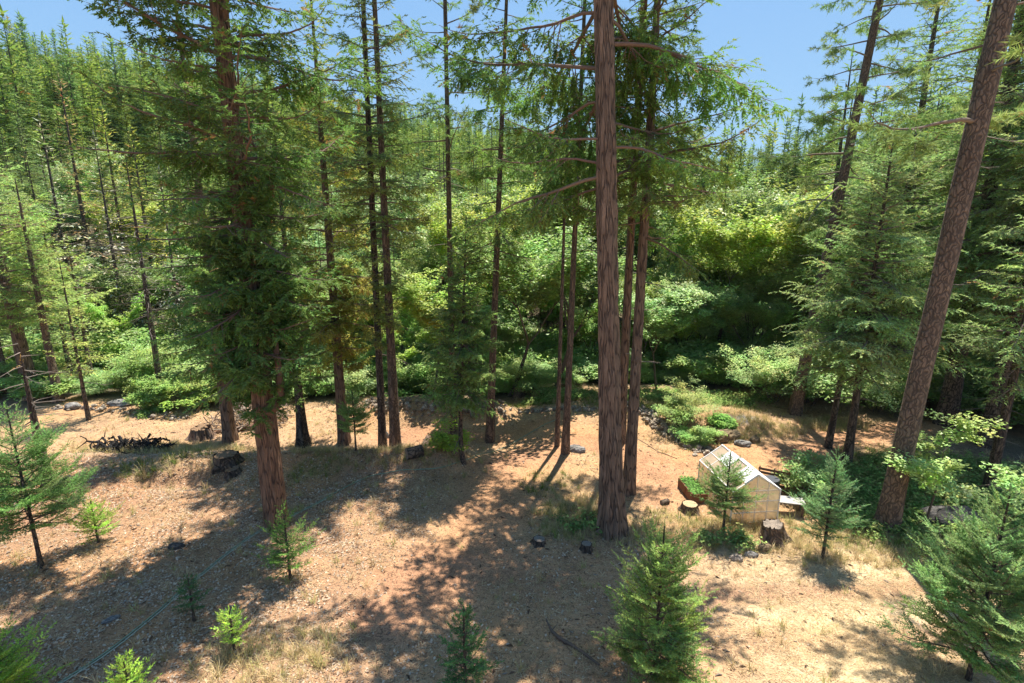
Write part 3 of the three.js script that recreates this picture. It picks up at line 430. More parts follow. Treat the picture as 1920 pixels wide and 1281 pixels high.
sapling(-6.64, -13.76, youngFir(211, 2.55, 0.95, { from: 0.35, step: 0.13, thin: 0.25, col: [0.055, 0.105, 0.022] }), M.leaf, 'open young fir in front of the red cedar trunk');
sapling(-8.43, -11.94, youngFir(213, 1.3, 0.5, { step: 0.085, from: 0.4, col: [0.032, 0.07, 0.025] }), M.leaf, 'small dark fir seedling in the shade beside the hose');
sapling(-6.79, -10.85, youngFir(215, 1.15, 0.48, { step: 0.09, from: 0.35, col: BRIGHT, fluff: 1.2 }), M.leafWarm, 'small bright yellow-green seedling right of the hose');
sapling(-13.95, -15.75, youngFir(217, 1.55, 0.85, { step: 0.08, from: 0.25, col: [0.095, 0.17, 0.04] }), M.leafWarm, 'low bright green young fir left of the red cedar in the sun');
sapling(-10.95, -9.2, youngFir(219, 1.9, 1.35, { step: 0.07, from: 0.15, col: BRIGHT }), M.leafWarm, 'bright green fir top in the bottom left corner');
sapling(-8.1, -9.2, youngFir(221, 1.15, 0.6, { step: 0.07, from: 0.15, col: BRIGHT }), M.leafWarm, 'small bright fir tip at the bottom edge on the left');
sapling(-14.76, -14.48, youngFir(223, 5.3, 2.3, { from: 1.5, step: 0.18, gap: 0.2, e0: -0.1, col: [0.066, 0.12, 0.036], ls: 0.03, ll: 0.06, lw: 0.02, lat: 0.42, snags: 8, snagFrom: 0.6, snagL: 0.6 }), M.leaf, 'large dark young fir near the left edge with a thin bent trunk');
tree('dead_sapling', -18.4, -19, { ...FIR_SPRAY, seed: 225, H: 5.6, from: 5.2, R: 0.3, r: 0.2, shape: round, step: 0.4, e0: 0, e1: 0.3, col: [0.15, 0.1, 0.05], snags: 40, snagFrom: 0.8, snagL: 1.3 }, M.brownBark, M.leafWarm, 'dark trunk with dead twigs behind the large young fir on the left', 'tree');
sapling(-6.95, -21.7, youngFir(227, 2.8, 1.05, { from: 0.9, step: 0.09, gap: 0.02, thin: 0.05, ls: 0.03, ll: 0.075, lw: 0.03, col: [0.085, 0.14, 0.04] }), M.leaf, 'light sapling growing on top of the berm');

// oak and madrone saplings
function bush(name, x, z, spec, leaf, label, category, group) {
  const g = broadleaf(spec), o = thing(name, x, z, label, category, group);
  mesh('trunk', g.trunk, M.twig, o); mesh('crown', g.crown, leaf, o); return o;
}
bush('oak_sapling', 14.3, -16.3, { seed: 301, size: 1, first: 2.0, r: 0.05, depth: 4, fork: 3, fork0: 4, shrink: 0.62, spread: 0.75, leaves: 10, leafL: 0.13, leafW: 0.085, cluster: 0.22, col: [0.09, 0.145, 0.055], lean: 0.0 }, M.leafGloss, 'oak sapling with pale shiny leaves in front of the massive leaning pine', 'young tree').rotation.y = 2.6;
bush('madrone_bush', 11.9, -18.7, { seed: 303, size: 0.75, first: 0.9, r: 0.03, depth: 3, fork: 3, stems: 5, shrink: 0.7, spread: 0.7, leaves: 14, leafL: 0.13, leafW: 0.07, cluster: 0.26, col: [0.09, 0.14, 0.06] }, M.leafGloss, 'glossy pale-leaved madrone bush between the greenhouse and the massive pine', 'bush');
bush('oak_sapling', -2.87, -21.5, { seed: 305, size: 0.7, first: 0.9, r: 0.03, depth: 3, fork: 3, stems: 3, shrink: 0.7, leaves: 8, leafL: 0.12, leafW: 0.08, cluster: 0.25, col: [0.11, 0.16, 0.03] }, M.leafWarm, 'thin leafy oak sapling behind the log on the berm', 'young tree');
bush('shrub', 8.97, -25.86, { seed: 307, size: 1, first: 0.8, r: 0.025, depth: 3, fork: 3, stems: 9, shrink: 0.72, leaves: 16, leafL: 0.085, leafW: 0.05, cluster: 0.22, col: [0.115, 0.145, 0.06] }, M.leafPale, 'grey-green rounded shrub at the head of the stone pile', 'shrub');
bush('shrub', 9.1, -23.9, { seed: 309, size: 0.7, first: 0.6, r: 0.02, depth: 3, fork: 3, stems: 8, shrink: 0.72, leaves: 16, leafL: 0.08, leafW: 0.045, cluster: 0.2, col: [0.09, 0.14, 0.05] }, M.leafPale, 'small green shrub at the low end of the stone pile by the greenhouse', 'shrub');
bush('shrub', 10.88, -25.6, { seed: 311, size: 0.55, first: 0.7, r: 0.02, depth: 2, fork: 3, stems: 9, shrink: 0.72, leaves: 18, leafL: 0.15, leafW: 0.1, cluster: 0.22, col: [0.09, 0.165, 0.04] }, M.leaf, 'bright green leafy shrub behind the mossy boulder', 'shrub');
bush('shrub', 16.0, -30.4, { seed: 313, size: 1.3, first: 1.0, r: 0.03, depth: 3, fork: 3, stems: 10, shrink: 0.72, leaves: 18, leafL: 0.13, leafW: 0.075, cluster: 0.3, col: [0.13, 0.175, 0.08] }, M.leafPale, 'pale grey-green willow shrub left of the leaning pine trunk', 'shrub');
for (const [x, z, s, label] of [[-22.2, -31.2, 0.9, 'low yellow-green shrub nearest the pale stones on the left'], [-19.9, -31.6, 1.1, 'yellow-green shrub left of the brush pile'], [-17.8, -32.4, 0.8, 'small yellow-green shrub behind the brush pile']])
  bush('shrub', x, z, { seed: 315 + (s * 10 | 0), size: s, first: 0.7, r: 0.02, depth: 3, fork: 3, stems: 8, shrink: 0.72, leaves: 13, leafL: 0.15, leafW: 0.1, cluster: 0.26, col: [0.11, 0.16, 0.045] }, M.leaf, label, 'shrub');

// ---------------------------------------------------------------- leafy trees and shrubs of the creek
const woods = rng(4242), between = (a, b) => a + (b - a) * woods();
const mapleKinds = [[401, 0.14, 0.1, 6], [403, 0.19, 0.18, 8], [405, 0.12, 0.05, 5], [407, 0.16, 0.35, 7]].map(([seed, r, ln, st], i) => {
  const g = broadleaf({ seed, size: 1, first: 4.4, r, depth: 5, fork: i === 1 ? 2 : 3, fork0: 3, shrink: 0.7, spread: 0.55, leaves: 11, leafL: 0.23, leafW: 0.18, cluster: 0.4, lean: ln, mid: 0.62, up: 0.2, col: [0.105, 0.152, 0.042] });
  return g;
});
const shrubKinds = [[411, 0.13], [413, 0.16], [415, 0.1]].map(([seed, l]) => broadleaf({ seed, size: 1, first: 1.0, r: 0.03, depth: 3, fork: 3, stems: 9, shrink: 0.74, leaves: 15, leafL: l * 1.25, leafW: l * 0.85, cluster: 0.42, col: [0.112, 0.165, 0.05] }));
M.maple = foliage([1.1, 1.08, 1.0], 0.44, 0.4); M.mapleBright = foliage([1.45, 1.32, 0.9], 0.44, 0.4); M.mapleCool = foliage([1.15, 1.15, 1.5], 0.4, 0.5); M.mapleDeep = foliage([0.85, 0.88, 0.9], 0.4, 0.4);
function leafy(kind, g, x, z, s, turn, mat, label, category, group, tall = 1) {
  const o = thing(kind, x, z, label, category, group); o.rotation.y = turn; o.scale.set(s, s * tall, s);
  mesh('trunk', g.trunk, M.twig, o); mesh('crown', g.crown, mat, o); return o;
}
leafy('maple_tree', mapleKinds[0], 16.2, -41, 1.15, 0.4, M.mapleBright, 'yellow-green maple with a leaning stem, left one of two bright maples right of centre', 'tree', null);
leafy('maple_tree', mapleKinds[1], 21.5, -42.5, 1.3, 2.1, M.mapleBright, 'yellow-green maple, right one of two bright maples right of centre', 'tree', null);
leafy('maple_tree', mapleKinds[3], -0.2, -33.5, 1.0, 5.6, M.maple, 'green tree with a pale dappled trunk leaning right above the cut stump', 'tree', null);
leafy('maple_tree', mapleKinds[1], 2.9, -33.2, 1.05, 1.0, M.maple, 'green tree with dark twin stems in the shadow behind the dirt track', 'tree', null);
leafy('madrone_tree', mapleKinds[2], -5.2, -32.5, 0.8, 0.3, M.mapleBright, 'small madrone with forked reddish stems behind the stony bank', 'tree', null);
leafy('maple_tree', mapleKinds[2], 9.4, -32.5, 0.7, 3.3, M.mapleCool, 'small pale-leaved tree with a curved stem behind the grassy mound', 'tree', null);
for (let D = 42, k = 0; D < 68; D += 3.4) for (let a = -47 + between(0, 4); a < 44; a += between(6.5, 11) * 40 / D, k++) {
  const r = D + between(-2, 2), t = (a * Math.PI) / 180, x = Math.tan(t) * r, z = -r;
  if (D < 38 && x > 12 && x < 40) continue;
  const s = between(0.75, 1.12) * (D > 50 ? 1.1 : 0.95) * (a > 12 && D < 44 ? 0.75 : 1) * (a < -12 ? 0.74 : 1);
  leafy('maple_tree', mapleKinds[k % 4], x, z, s, between(0, 6.28), [M.maple, M.mapleCool, M.maple, M.mapleBright, M.mapleDeep][Math.floor(between(0, 5))], 'leafy green tree in the thicket along the creek', 'tree', 'leafy trees along the creek', between(1.0, 1.35));
}
for (const [x, z, s, k, t] of [[9.5, -38.5, 0.62, 0, 1], [12.2, -37.5, 0.55, 1, 2.2], [14.6, -38.6, 0.66, 2, 3.1], [17.4, -37.4, 0.6, 3, 4], [19.6, -39.2, 0.62, 0, 5.2], [11, -41, 0.75, 2, 0.4], [6.6, -37.6, 0.55, 3, 2.7], [-8.5, -37.5, 0.55, 1, 0.9], [-12.5, -38.2, 0.6, 0, 3.8], [0.6, -38.4, 0.55, 2, 1.6]])
  leafy('maple_tree', mapleKinds[k], x, z, s, t, [M.maple, M.mapleBright, M.mapleCool][k % 3], 'leafy green tree in the thicket along the creek', 'tree', 'leafy trees along the creek', 1.1);
for (let D = 33.8, k = 0; D < 52; D += D < 40 ? 2.0 : 3.6) for (let a = -48 + between(0, 3); a < 45; a += between(2.4, 5) * 32 / D, k++) {
  const t = (a * Math.PI) / 180, r = D + between(-0.7, 0.7), x = Math.tan(t) * r;
  if (D < 35 && ((x > -9.5 && x < -1) || (x > 4 && x < 13) || (x > 18 && x < 24))) continue;
  leafy('shrub', shrubKinds[k % 3], x, -r, between(0.5, 1.0) * (D > 38 ? 1.7 : 1), between(0, 6.28), [M.maple, M.mapleCool, M.maple, M.mapleCool][Math.floor(between(0, 4))], 'green shrub in the thicket along the creek', 'shrub', 'shrubs along the creek', between(0.8, 1.2));
}
// shady undergrowth beneath the firs on the right
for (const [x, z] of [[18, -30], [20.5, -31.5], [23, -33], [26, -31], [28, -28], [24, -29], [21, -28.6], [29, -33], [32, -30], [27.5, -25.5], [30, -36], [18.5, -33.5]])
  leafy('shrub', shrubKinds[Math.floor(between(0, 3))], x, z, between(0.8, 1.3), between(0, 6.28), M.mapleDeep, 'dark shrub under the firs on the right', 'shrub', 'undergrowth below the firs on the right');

// ---------------------------------------------------------------- conifers of the middle distance and the hillsides
const MID = { ...BASE, H: 22, from: 2.2, R: 3.8, taper: 1, r: 0.24, shape: (t) => Math.pow(1 - t, 0.85) * Math.min(1, 0.5 + 3 * t), step: 0.36, whorl: 4, ls: 0.2, ll: 0.46, lw: 0.18, hang: 0.22, thin: 0.08, fluff: 0.9, fl: 1.35, fmin: 0.4, sp: 0.5, bare: 0.08, lat: 0.42, e0: -0.15, e1: 0.6, evar: 0.5, bend: -0.2, wob: 0.1, node: 0.8, col: [0.086, 0.128, 0.046], minWood: 0.02, trunk: { sides: 7, step: 2.2 } };
const midKinds = [{ seed: 501 }, { seed: 503, R: 2.9 }, { seed: 505, from: 4, R: 3.9, gap: 0.12 }, { seed: 507, from: 4.5, R: 3.0, gap: 0.15, shape: column }].map((s) => conifer({ ...MID, ...s }));
const FARK = { ...MID, step: 0.5, whorl: 5, fl: 4, taper: 1, shape: (t) => (1 - t) * Math.min(1, 0.6 + 3 * t) + 0.03, R: 4.6, ls: 0.36, ll: 0.95, lw: 0.46, hang: 0.2, thin: 0.05, fluff: 1.1, trunk: { sides: 5, step: 4 } };
const farKinds = [{ seed: 511 }, { seed: 513, R: 3.6 }, { seed: 515, R: 5.2, from: 3, gap: 0.1 }, { seed: 517, from: 5, R: 4.2 }].map((s) => conifer({ ...FARK, ...s }));
const deadKind = conifer({ ...MID, seed: 521, from: 3, R: 2.4, gap: 0.4, thin: 0.45, snags: 220, snagFrom: 3, snagL: 2.4, trunk: { sides: 6, step: 2 } });
M.hillGreen = [[0.95, 0.92, 0.85], [1.2, 1.08, 0.75], [0.75, 0.82, 0.8], [1.4, 1.2, 0.7]].map((c) => foliage(c, 0.3));
M.hillOchre = foliage([1.9, 1.35, 0.8], 0.35); M.hillRust = foliage([1.7, 0.85, 1.3], 0.2); M.hillGrey = foliage([1.5, 1.0, 2.2], 0.1);
function conTree(g, x, z, s, turn, leaf, label, group, tall = 1, name = 'conifer_tree') {
  const o = thing(name, x, z, label, 'tree', group); o.rotation.y = turn; o.scale.set(s, s * tall, s);
  mesh('trunk', g.trunk, M.brownBark, o); if (g.limbs.index.count > 3000) mesh('limbs', g.limbs, M.twig, o).userData.kind = 'stuff'; mesh('crown', g.crown, leaf, o); return o;
}
const polar = (a, r) => [Math.sin((a * Math.PI) / 180) * r, -Math.cos((a * Math.PI) / 180) * r];
// single trees that stand out on the slopes
for (const [a, r, s, leaf, g, label] of [
  [-40.2, 60, 0.95, M.hillGrey, deadKind, 'bare grey dead conifer low on the left slope'], [-38.6, 66, 1.1, M.hillRust, deadKind, 'brown dead conifer among green ones on the left slope'], [-37, 58, 0.9, M.hillGrey, deadKind, 'silvery leafless snag below the yellow conifers on the left'],
  [-36.2, 68, 1.0, M.hillOchre, midKinds[0], 'yellowing conifer, left one of the pair on the left slope'], [-34.4, 64, 0.95, M.hillOchre, midKinds[1], 'yellowing conifer, right one of the pair on the left slope'], [-32.8, 56, 0.8, M.hillGrey, deadKind, 'thin dead tree right of the yellowing conifers'],
  [-44, 290, 1.1, M.hillRust, farKinds[1], 'rusty red dead conifer on the skyline at the far left'], [-41, 300, 1.1, M.hillRust, farKinds[1], 'reddish bare conifer on the left skyline'], [-12, 104, 0.9, M.hillOchre, midKinds[2], 'yellowish conifer on the slope behind the bare pine pole']])
  conTree(g, ...polar(a, r), s, a * 3, leaf, label, null, 1, leaf === M.hillGrey || leaf === M.hillRust ? 'dead_conifer' : 'conifer_tree');
// trees of the near right that close the view
for (const [x, z, s, k] of [[27, -33, 1.15, 0], [22, -37, 1.0, 1], [31, -29, 1.2, 0], [33, -38, 1.2, 2], [26, -43, 1.05, 0], [38, -34, 1.2, 0], [40, -44, 1.1, 1], [33, -50, 1.05, 0], [46, -40, 1.2, 2], [18.5, -47, 0.85, 1]])
  conTree(midKinds[k], x, z, s, between(0, 6), M.hillGreen[Math.floor(between(0, 4))], 'fir in the dense stand behind the massive leaning pine', 'firs of the dense stand on the right');
let placed = 0;
const restM = [[], [], [], []], restN = [[], [], [], []], dummy = new THREE.Object3D();
const stash = (list, x, z, s, tall) => { dummy.position.set(x, ground(x, z) - 0.3, z); dummy.rotation.set(0, between(0, 6.28), 0); dummy.scale.set(s, s * tall, s); dummy.updateMatrix(); list.push(dummy.matrix.clone()); };
for (let r = 50; r < 128; r += 5.2) for (let a = -48 + between(0, 3); a < 46; a += between(3, 6) * 70 / r) {
  if ((a > 8 && a < 27 && r < 100 && woods() < 0.55) || (a > -42 && a < -31.5 && r < 72 && woods() < 0.8)) continue;
  const q = r + between(-3, 3), [x, z] = polar(a, q), k = Math.floor(between(0, 4)), s = between(0.55, 1.05) * (r < 75 ? 0.8 : 1) * (a < -14 ? 0.8 : 1) * (a > 12 && a < 30 ? 0.75 : 1);
  if (placed < 270) { conTree(midKinds[k], x, z, s, between(0, 6.28), M.hillGreen[Math.floor(between(0, 4))], 'green conifer in the mixed forest of the valley slope', 'conifers of the valley slope', between(0.9, 1.15)); placed++; } else stash(restN[k], x, z, s, between(0.9, 1.15));
}
for (let r = 128; r < 640; r *= 1.042) for (let a = -50 + between(0, 2); a < 48; a += between(1.1, 2.3) * Math.max(0.55, 130 / r)) {
  const R0 = curve(FAR, a); if (r > R0 + 25) continue;
  const [x, z] = polar(a, r * between(0.98, 1.02)), s = between(0.6, 1.12), k = Math.floor(between(0, 4));
  if (fbm(x * 0.03 + 7, z * 0.03, 2) > 0.34) continue;
  stash(restM[k], x, z, s, between(0.9, 1.2));
}
{
  const o = new THREE.Group(); o.name = 'distant_forest'; scene.add(o); tag(o, 'unbroken far forest covering the upper slopes and ridges of the valley', 'forest', null, 'stuff');
  const put = (name, geo, mats, list) => mats.forEach((m, q) => { const l = list.filter((_, i) => i % mats.length === q); if (!l.length) return; const im = new THREE.InstancedMesh(geo, m, l.length); im.name = name; im.userData.kind = 'stuff'; l.forEach((e, i) => im.setMatrixAt(i, e)); o.add(im); });
  for (let k = 0; k < 4; k++) { put('crowns', farKinds[k].crown, M.hillGreen, restM[k]); put('trunks', farKinds[k].trunk, [M.brownBark], restM[k]); put('crowns', midKinds[k].crown, M.hillGreen, restN[k]); put('trunks', midKinds[k].trunk, [M.brownBark], restN[k]); }
}
// ---------------------------------------------------------------- greenhouse
const boxAt = (w, h, d, x, y, z) => { const g = new THREE.BoxGeometry(w, h, d); g.translate(x, y, z); return g; };
const barGeo = (a, b, t) => { // a square bar from a to b
  const A = new THREE.Vector3(...a), B = new THREE.Vector3(...b), L = A.distanceTo(B), g = new THREE.BoxGeometry(t, t, L), o = new THREE.Object3D();
  o.position.copy(A).add(B).multiplyScalar(0.5); o.lookAt(B); o.updateMatrix(); g.applyMatrix4(o.matrix); return g;
};
{
  const W = 0.9, E = 1.27, RG = 1.88, L = 2.6, alu = std([0.7, 0.68, 0.65], 0.4, { metalness: 0.1 }), white = std([0.8, 0.8, 0.79], 0.5);
  const pane = new THREE.MeshPhysicalMaterial({ color: new THREE.Color().setRGB(0.90, 0.85, 0.75), roughness: 0.48, transmission: 0.9, thickness: 0, side: THREE.DoubleSide });
  const hatch = new THREE.MeshPhysicalMaterial({ color: new THREE.Color().setRGB(0.85, 0.85, 0.86), roughness: 0.6, transmission: 0.3, thickness: 0, side: THREE.DoubleSide });
  const o = thing('greenhouse', 8.78, -17.14, 'small gabled greenhouse of milky panels in an aluminium frame behind a young fir', 'greenhouse', null, ground(8.78, -18.2) - 0.02); o.rotation.y = 0.11;
  const bar = (a, b, t = 0.028, name = 'frame_bar') => mesh(name, barGeo(a, b, t), alu, o), P = (...p) => { // a pane through three or four corners, 5 mm thick
    const g = new THREE.BufferGeometry(), v = p.map((q) => new THREE.Vector3(...q)), c = v.reduce((s, q) => s.add(q), new THREE.Vector3()).multiplyScalar(1 / v.length), n = new THREE.Vector3().crossVectors(v[1].clone().sub(v[0]), v[2].clone().sub(v[0])).normalize().multiplyScalar(0.0025), arr = [];
    const k = v.map((q) => q.clone().lerp(c, 0.02)), put = (...q) => q.forEach((e) => arr.push(e.x, e.y, e.z)), F = k.map((q) => q.clone().add(n)), B = k.map((q) => q.clone().sub(n));
    for (let i = 1; i + 1 < k.length; i++) { put(F[0], F[i], F[i + 1]); put(B[0], B[i + 1], B[i]); }
    for (let i = 0; i < k.length; i++) { const j = (i + 1) % k.length; put(F[i], B[i], B[j]); put(F[i], B[j], F[j]); }
    g.setAttribute('position', new THREE.Float32BufferAttribute(arr, 3)); g.computeVertexNormals(); return g;
  };
  const roofY = (x) => mix(RG, E, Math.abs(x) / W), cols = [-W, -0.45, 0, 0.45, W], N = 4, hs = [0.02, 0.43, 0.85, E];
  for (const z of [0, -L]) {
    for (const x of [-W, W]) bar([x, 0, z], [x, E, z], 0.04, 'post');
    for (const x of [-0.45, 0, 0.45]) bar([x, 0, z], [x, roofY(x) - 0.02, z], 0.02);
    for (const y of hs) bar([-W + 0.02, y, z + 0.004], [W - 0.02, y, z + 0.004], 0.026);
    for (const s of [-1, 1]) bar([s * W, E, z], [0, RG, z], 0.034, 'rafter');
    for (let i = 0; i < 4; i++) for (let j = 0; j < 3; j++) mesh('pane', P([cols[i], hs[j], z], [cols[i + 1], hs[j], z], [cols[i + 1], hs[j + 1], z], [cols[i], hs[j + 1], z]), pane, o);
    for (let i = 0; i < 4; i++) { const a = cols[i], b = cols[i + 1]; mesh('pane', Math.abs(a) === W ? P([a, E, z], [b, E, z], [b, roofY(b), z]) : Math.abs(b) === W ? P([a, E, z], [b, E, z], [a, roofY(a), z]) : P([a, E, z], [b, E, z], [b, roofY(b), z], [a, roofY(a), z]), pane, o); }
  }
  bar([0, RG + 0.01, 0.03], [0, RG + 0.01, -L - 0.03], 0.05, 'ridge_beam');
  for (const s of [-1, 1]) {
    bar([s * W, E, 0], [s * W, E, -L], 0.036, 'eave_rail'); bar([s * W, 0.02, 0], [s * W, 0.02, -L], 0.03); bar([s * W, 0.64, -0.02], [s * W, 0.64, -L + 0.02], 0.02);
    for (let i = 1; i < N * 2; i++) if (i % 2 === 0 || s < 0) bar([s * W, 0.02, -L * i / (N * 2)], [s * W, E - 0.02, -L * i / (N * 2)], 0.018);
    for (let i = 1; i < N; i++) bar([s * W, E, -L * i / N], [0, RG, -L * i / N], 0.024, 'rafter');
    bar([s * W / 2, (E + RG) / 2 + 0.012, -0.02], [s * W / 2, (E + RG) / 2 + 0.012, -L + 0.02], 0.026, 'purlin');
    for (let i = 0; i < N; i++) {
      const z0 = -L * i / N, z1 = -L * (i + 1) / N, m = (E + RG) / 2;
      mesh('pane', P([s * W, 0.02, z0], [s * W, 0.02, z1], [s * W, 0.64, z1], [s * W, 0.64, z0]), pane, o); mesh('pane', P([s * W, 0.64, z0], [s * W, 0.64, z1], [s * W, E, z1], [s * W, E, z0]), pane, o);
      mesh('pane', P([s * W, E, z0], [s * W, E, z1], [s * W / 2, m, z1], [s * W / 2, m, z0]), pane, o);
      const vent = s < 0 && (i === 0 || i === 2), q = mesh(vent ? 'roof_vent' : 'pane', P([s * W / 2, m, z0], [s * W / 2, m, z1], [0, RG, z1], [0, RG, z0]), vent ? hatch : pane, o);
      if (vent) { q.position.set(-0.018, 0.03, 0); for (const [a, b] of [[[s * W / 2, m, z0], [s * W / 2, m, z1]], [[s * W / 2, m, z0], [0, RG, z0]], [[s * W / 2, m, z1], [0, RG, z1]]]) mesh('vent_frame', barGeo(a, b, 0.022), white, q); }
    }
  }
}
{ // rusty raised bed against the greenhouse
  const o = thing('planter_box', 7.24, -19.2, 'rust-coloured raised planter box at the left side of the greenhouse', 'planter'); o.rotation.y = 0.08;
  const rust = std([0.20, 0.085, 0.04], 0.85), dark = std([0.05, 0.035, 0.025], 1);
  mesh('side_panel', boxAt(0.03, 0.42, 1.4, -0.29, 0.2, 0), rust, o); mesh('side_panel', boxAt(0.03, 0.42, 1.4, 0.29, 0.2, 0), rust, o);
  mesh('end_panel', boxAt(0.55, 0.42, 0.03, 0, 0.2, 0.685), rust, o); mesh('end_panel', boxAt(0.55, 0.42, 0.03, 0, 0.2, -0.685), rust, o);
  mesh('soil', boxAt(0.545, 0.3, 1.335, 0, 0.17, 0), dark, o);
  for (const x of [-0.312, 0.312]) for (const z of [-0.66, 0, 0.66]) mesh('batten', boxAt(0.02, 0.43, 0.05, x, 0.205, z), rust, o);
  const R = rng(61), m = new Mesher();
  for (let i = 0; i < 700; i++) m.leaf([(R() - 0.5) * 0.6, 0.34 + R() * 0.16, (R() - 0.5) * 1.4], aim(R() * 6.28, R() - 0.2), aim(R() * 6.28, 0), 0.09, 0.07, tint([0.075, 0.15, 0.04], 0.7 + 0.6 * R(), R));
  const g = thing('leafy_greens', 7.24, -19.2, 'bright green leafy plants growing in the rusty planter box', 'plants'); g.rotation.y = 0.08; mesh('crown', m.geo(), M.leaf, g).userData.kind = 'stuff';
}
{ // things leaning about behind the greenhouse
  const wood = std([0.13, 0.075, 0.045], 0.9), o = thing('wooden_pallet', 10.55, -19.4, 'brown slatted wooden pallet standing upright right of the greenhouse', 'pallet'); o.rotation.set(0.22, -0.5, 0.1);
  for (let i = 0; i < 6; i++) mesh('slat', boxAt(1.15, 0.11, 0.022, 0, 0.12 + i * 0.165, 0.035), wood, o);
  for (const x of [-0.53, 0, 0.53]) mesh('stringer', boxAt(0.045, 1.05, 0.045, x, 0.52, 0), wood, o);
  const pts = []; for (let i = 0; i <= 12; i++) { const t = i / 12; pts.push(new THREE.Vector2(0.29 + 0.03 * Math.sin(t * 3.14) + (i % 6 === 3 ? 0.012 : 0), t * 0.85)); }
  const b = thing('barrel', 10.15, -18.75, 'black plastic barrel in front of the upright pallet', 'barrel'); b.rotation.z = 0.05;
  const bm = std([0.022, 0.023, 0.026], 0.4); mesh('body', new THREE.LatheGeometry(pts, 28), bm, b); const lid = new THREE.CylinderGeometry(0.3, 0.3, 0.035, 28); lid.translate(0, 0.865, 0); mesh('lid', lid, std([0.035, 0.04, 0.05], 0.45), b);
  const t = thing('work_table', 10.35, -17.75, 'low weathered board table beside the greenhouse corner', 'table'); t.rotation.y = -0.25;
  const grey = std([0.36, 0.34, 0.31], 0.85);
  for (let i = 0; i < 4; i++) mesh('board', boxAt(1.0, 0.03, 0.13, 0, 0.52, -0.21 + i * 0.138), grey, t);
  for (const x of [-0.42, 0.42]) for (const z of [-0.2, 0.2]) mesh('leg', boxAt(0.05, 0.54, 0.05, x, 0.235, z), wood, t);
  const r = thing('wooden_beam', 12.2, -20.6, 'reddish squared beam propped at a slant behind the madrone bush', 'beam'), gg = new THREE.BoxGeometry(1.7, 0.14, 0.1); r.rotation.set(0.1, 0.5, 0.6); r.position.y += 0.55; mesh('timber', gg, std([0.19, 0.065, 0.04], 0.8), r);
}

// ---------------------------------------------------------------- stumps, logs, sticks
const ringTex = texture(256, 256, (u, v, c) => { const x = u - 0.5, y = v - 0.5, r = Math.hypot(x, y) * 2 + 0.03 * vnoise(u * 9, v * 9), k = 0.75 + 0.14 * Math.sin(r * 70) + 0.12 * vnoise(u * 40, v * 40) - (Math.abs(Math.sin(Math.atan2(y, x) * 3.5)) < 0.05 ? 0.25 : 0); c[0] = k; c[1] = k * 0.93; c[2] = k * 0.84; }, [1, 1], true);
const cut = (c) => new THREE.MeshStandardMaterial({ map: ringTex, color: new THREE.Color().setRGB(...c), roughness: 0.9, bumpMap: ringTex, bumpScale: 0.01 });
const cutPale = cut([0.78, 0.66, 0.48]), cutGrey = cut([0.42, 0.40, 0.40]), cutBrown = cut([0.34, 0.24, 0.16]);
function stump(x, z, r, h, bark, face, label, name = 'tree_stump', o = {}) {
  const t = thing(name, x, z, label, 'stump'); t.rotation.set(o.tx || 0, o.turn || 0, o.tz || 0);
  mesh('bark', trunkGeo({ H: h, axis: () => [0, 0], rad: () => r, sides: 44, step: 0.05, ridge: r * 0.2, flare: o.flare ?? 0.35, flareH: h * 0.5, lobes: 5, seed: o.seed || 3, foot: -0.2 }), bark, t);
  const f = new THREE.CircleGeometry(r * 0.99, 30), p = f.attributes.position, R = rng(o.seed || 3); f.rotateX(-Math.PI / 2);
  for (let i = 0; i < p.count; i++) p.setY(i, h - 0.004 + (i ? (R() - 0.5) * (o.rough || 0.02) : 0)); f.computeVertexNormals(); mesh('cut_face', f, face, t); return t;
}
stump(6.73, -17.96, 0.27, 0.3, M.pineBark, cutPale, 'freshly cut pale stump left of the greenhouse');
stump(8.95, -16.02, 0.3, 0.62, M.pineBark, cutGrey, 'tall rotten stump in front of the greenhouse corner', 'tree_stump', { rough: 0.2, tz: 0.12, seed: 7, flare: 0.5 });
stump(2.46, -15.41, 0.16, 0.26, M.brownBark, cutGrey, 'small grey-topped stump right below the giant cedar', 'tree_stump', { seed: 9 });
stump(0.9, -15.71, 0.19, 0.2, M.brownBark, cutGrey, 'small grey-topped stump left of the giant cedar', 'tree_stump', { tz: -0.1, seed: 10 });
stump(-12.76, -21.65, 0.46, 0.4, M.brownBark, cutBrown, 'wide dark stump left of the red cedar', 'tree_stump', { seed: 11, rough: 0.08 });
stump(-12.1, -20.95, 0.28, 0.28, M.brownBark, cutBrown, 'lumpy small stump in front of the wide dark one', 'tree_stump', { seed: 12, rough: 0.15, tz: 0.2 });
stump(-16.9, -26.7, 0.45, 0.6, M.cedarBark, cutBrown, 'charred hollow stump beside the brush pile', 'tree_stump', { seed: 13, rough: 0.35, flare: 0.5 });
stump(0.45, -33.2, 0.3, 0.6, M.pineBark, cutPale, 'pale cut stump far back at the edge of the thicket', 'tree_stump', { seed: 14 });
stump(24.2, -31.4, 0.5, 5.2, M.cedarBark, cutBrown, 'burnt hollow snag in the shade behind the massive leaning pine', 'dead_snag', { seed: 15, rough: 1.2, flare: 0.5 });
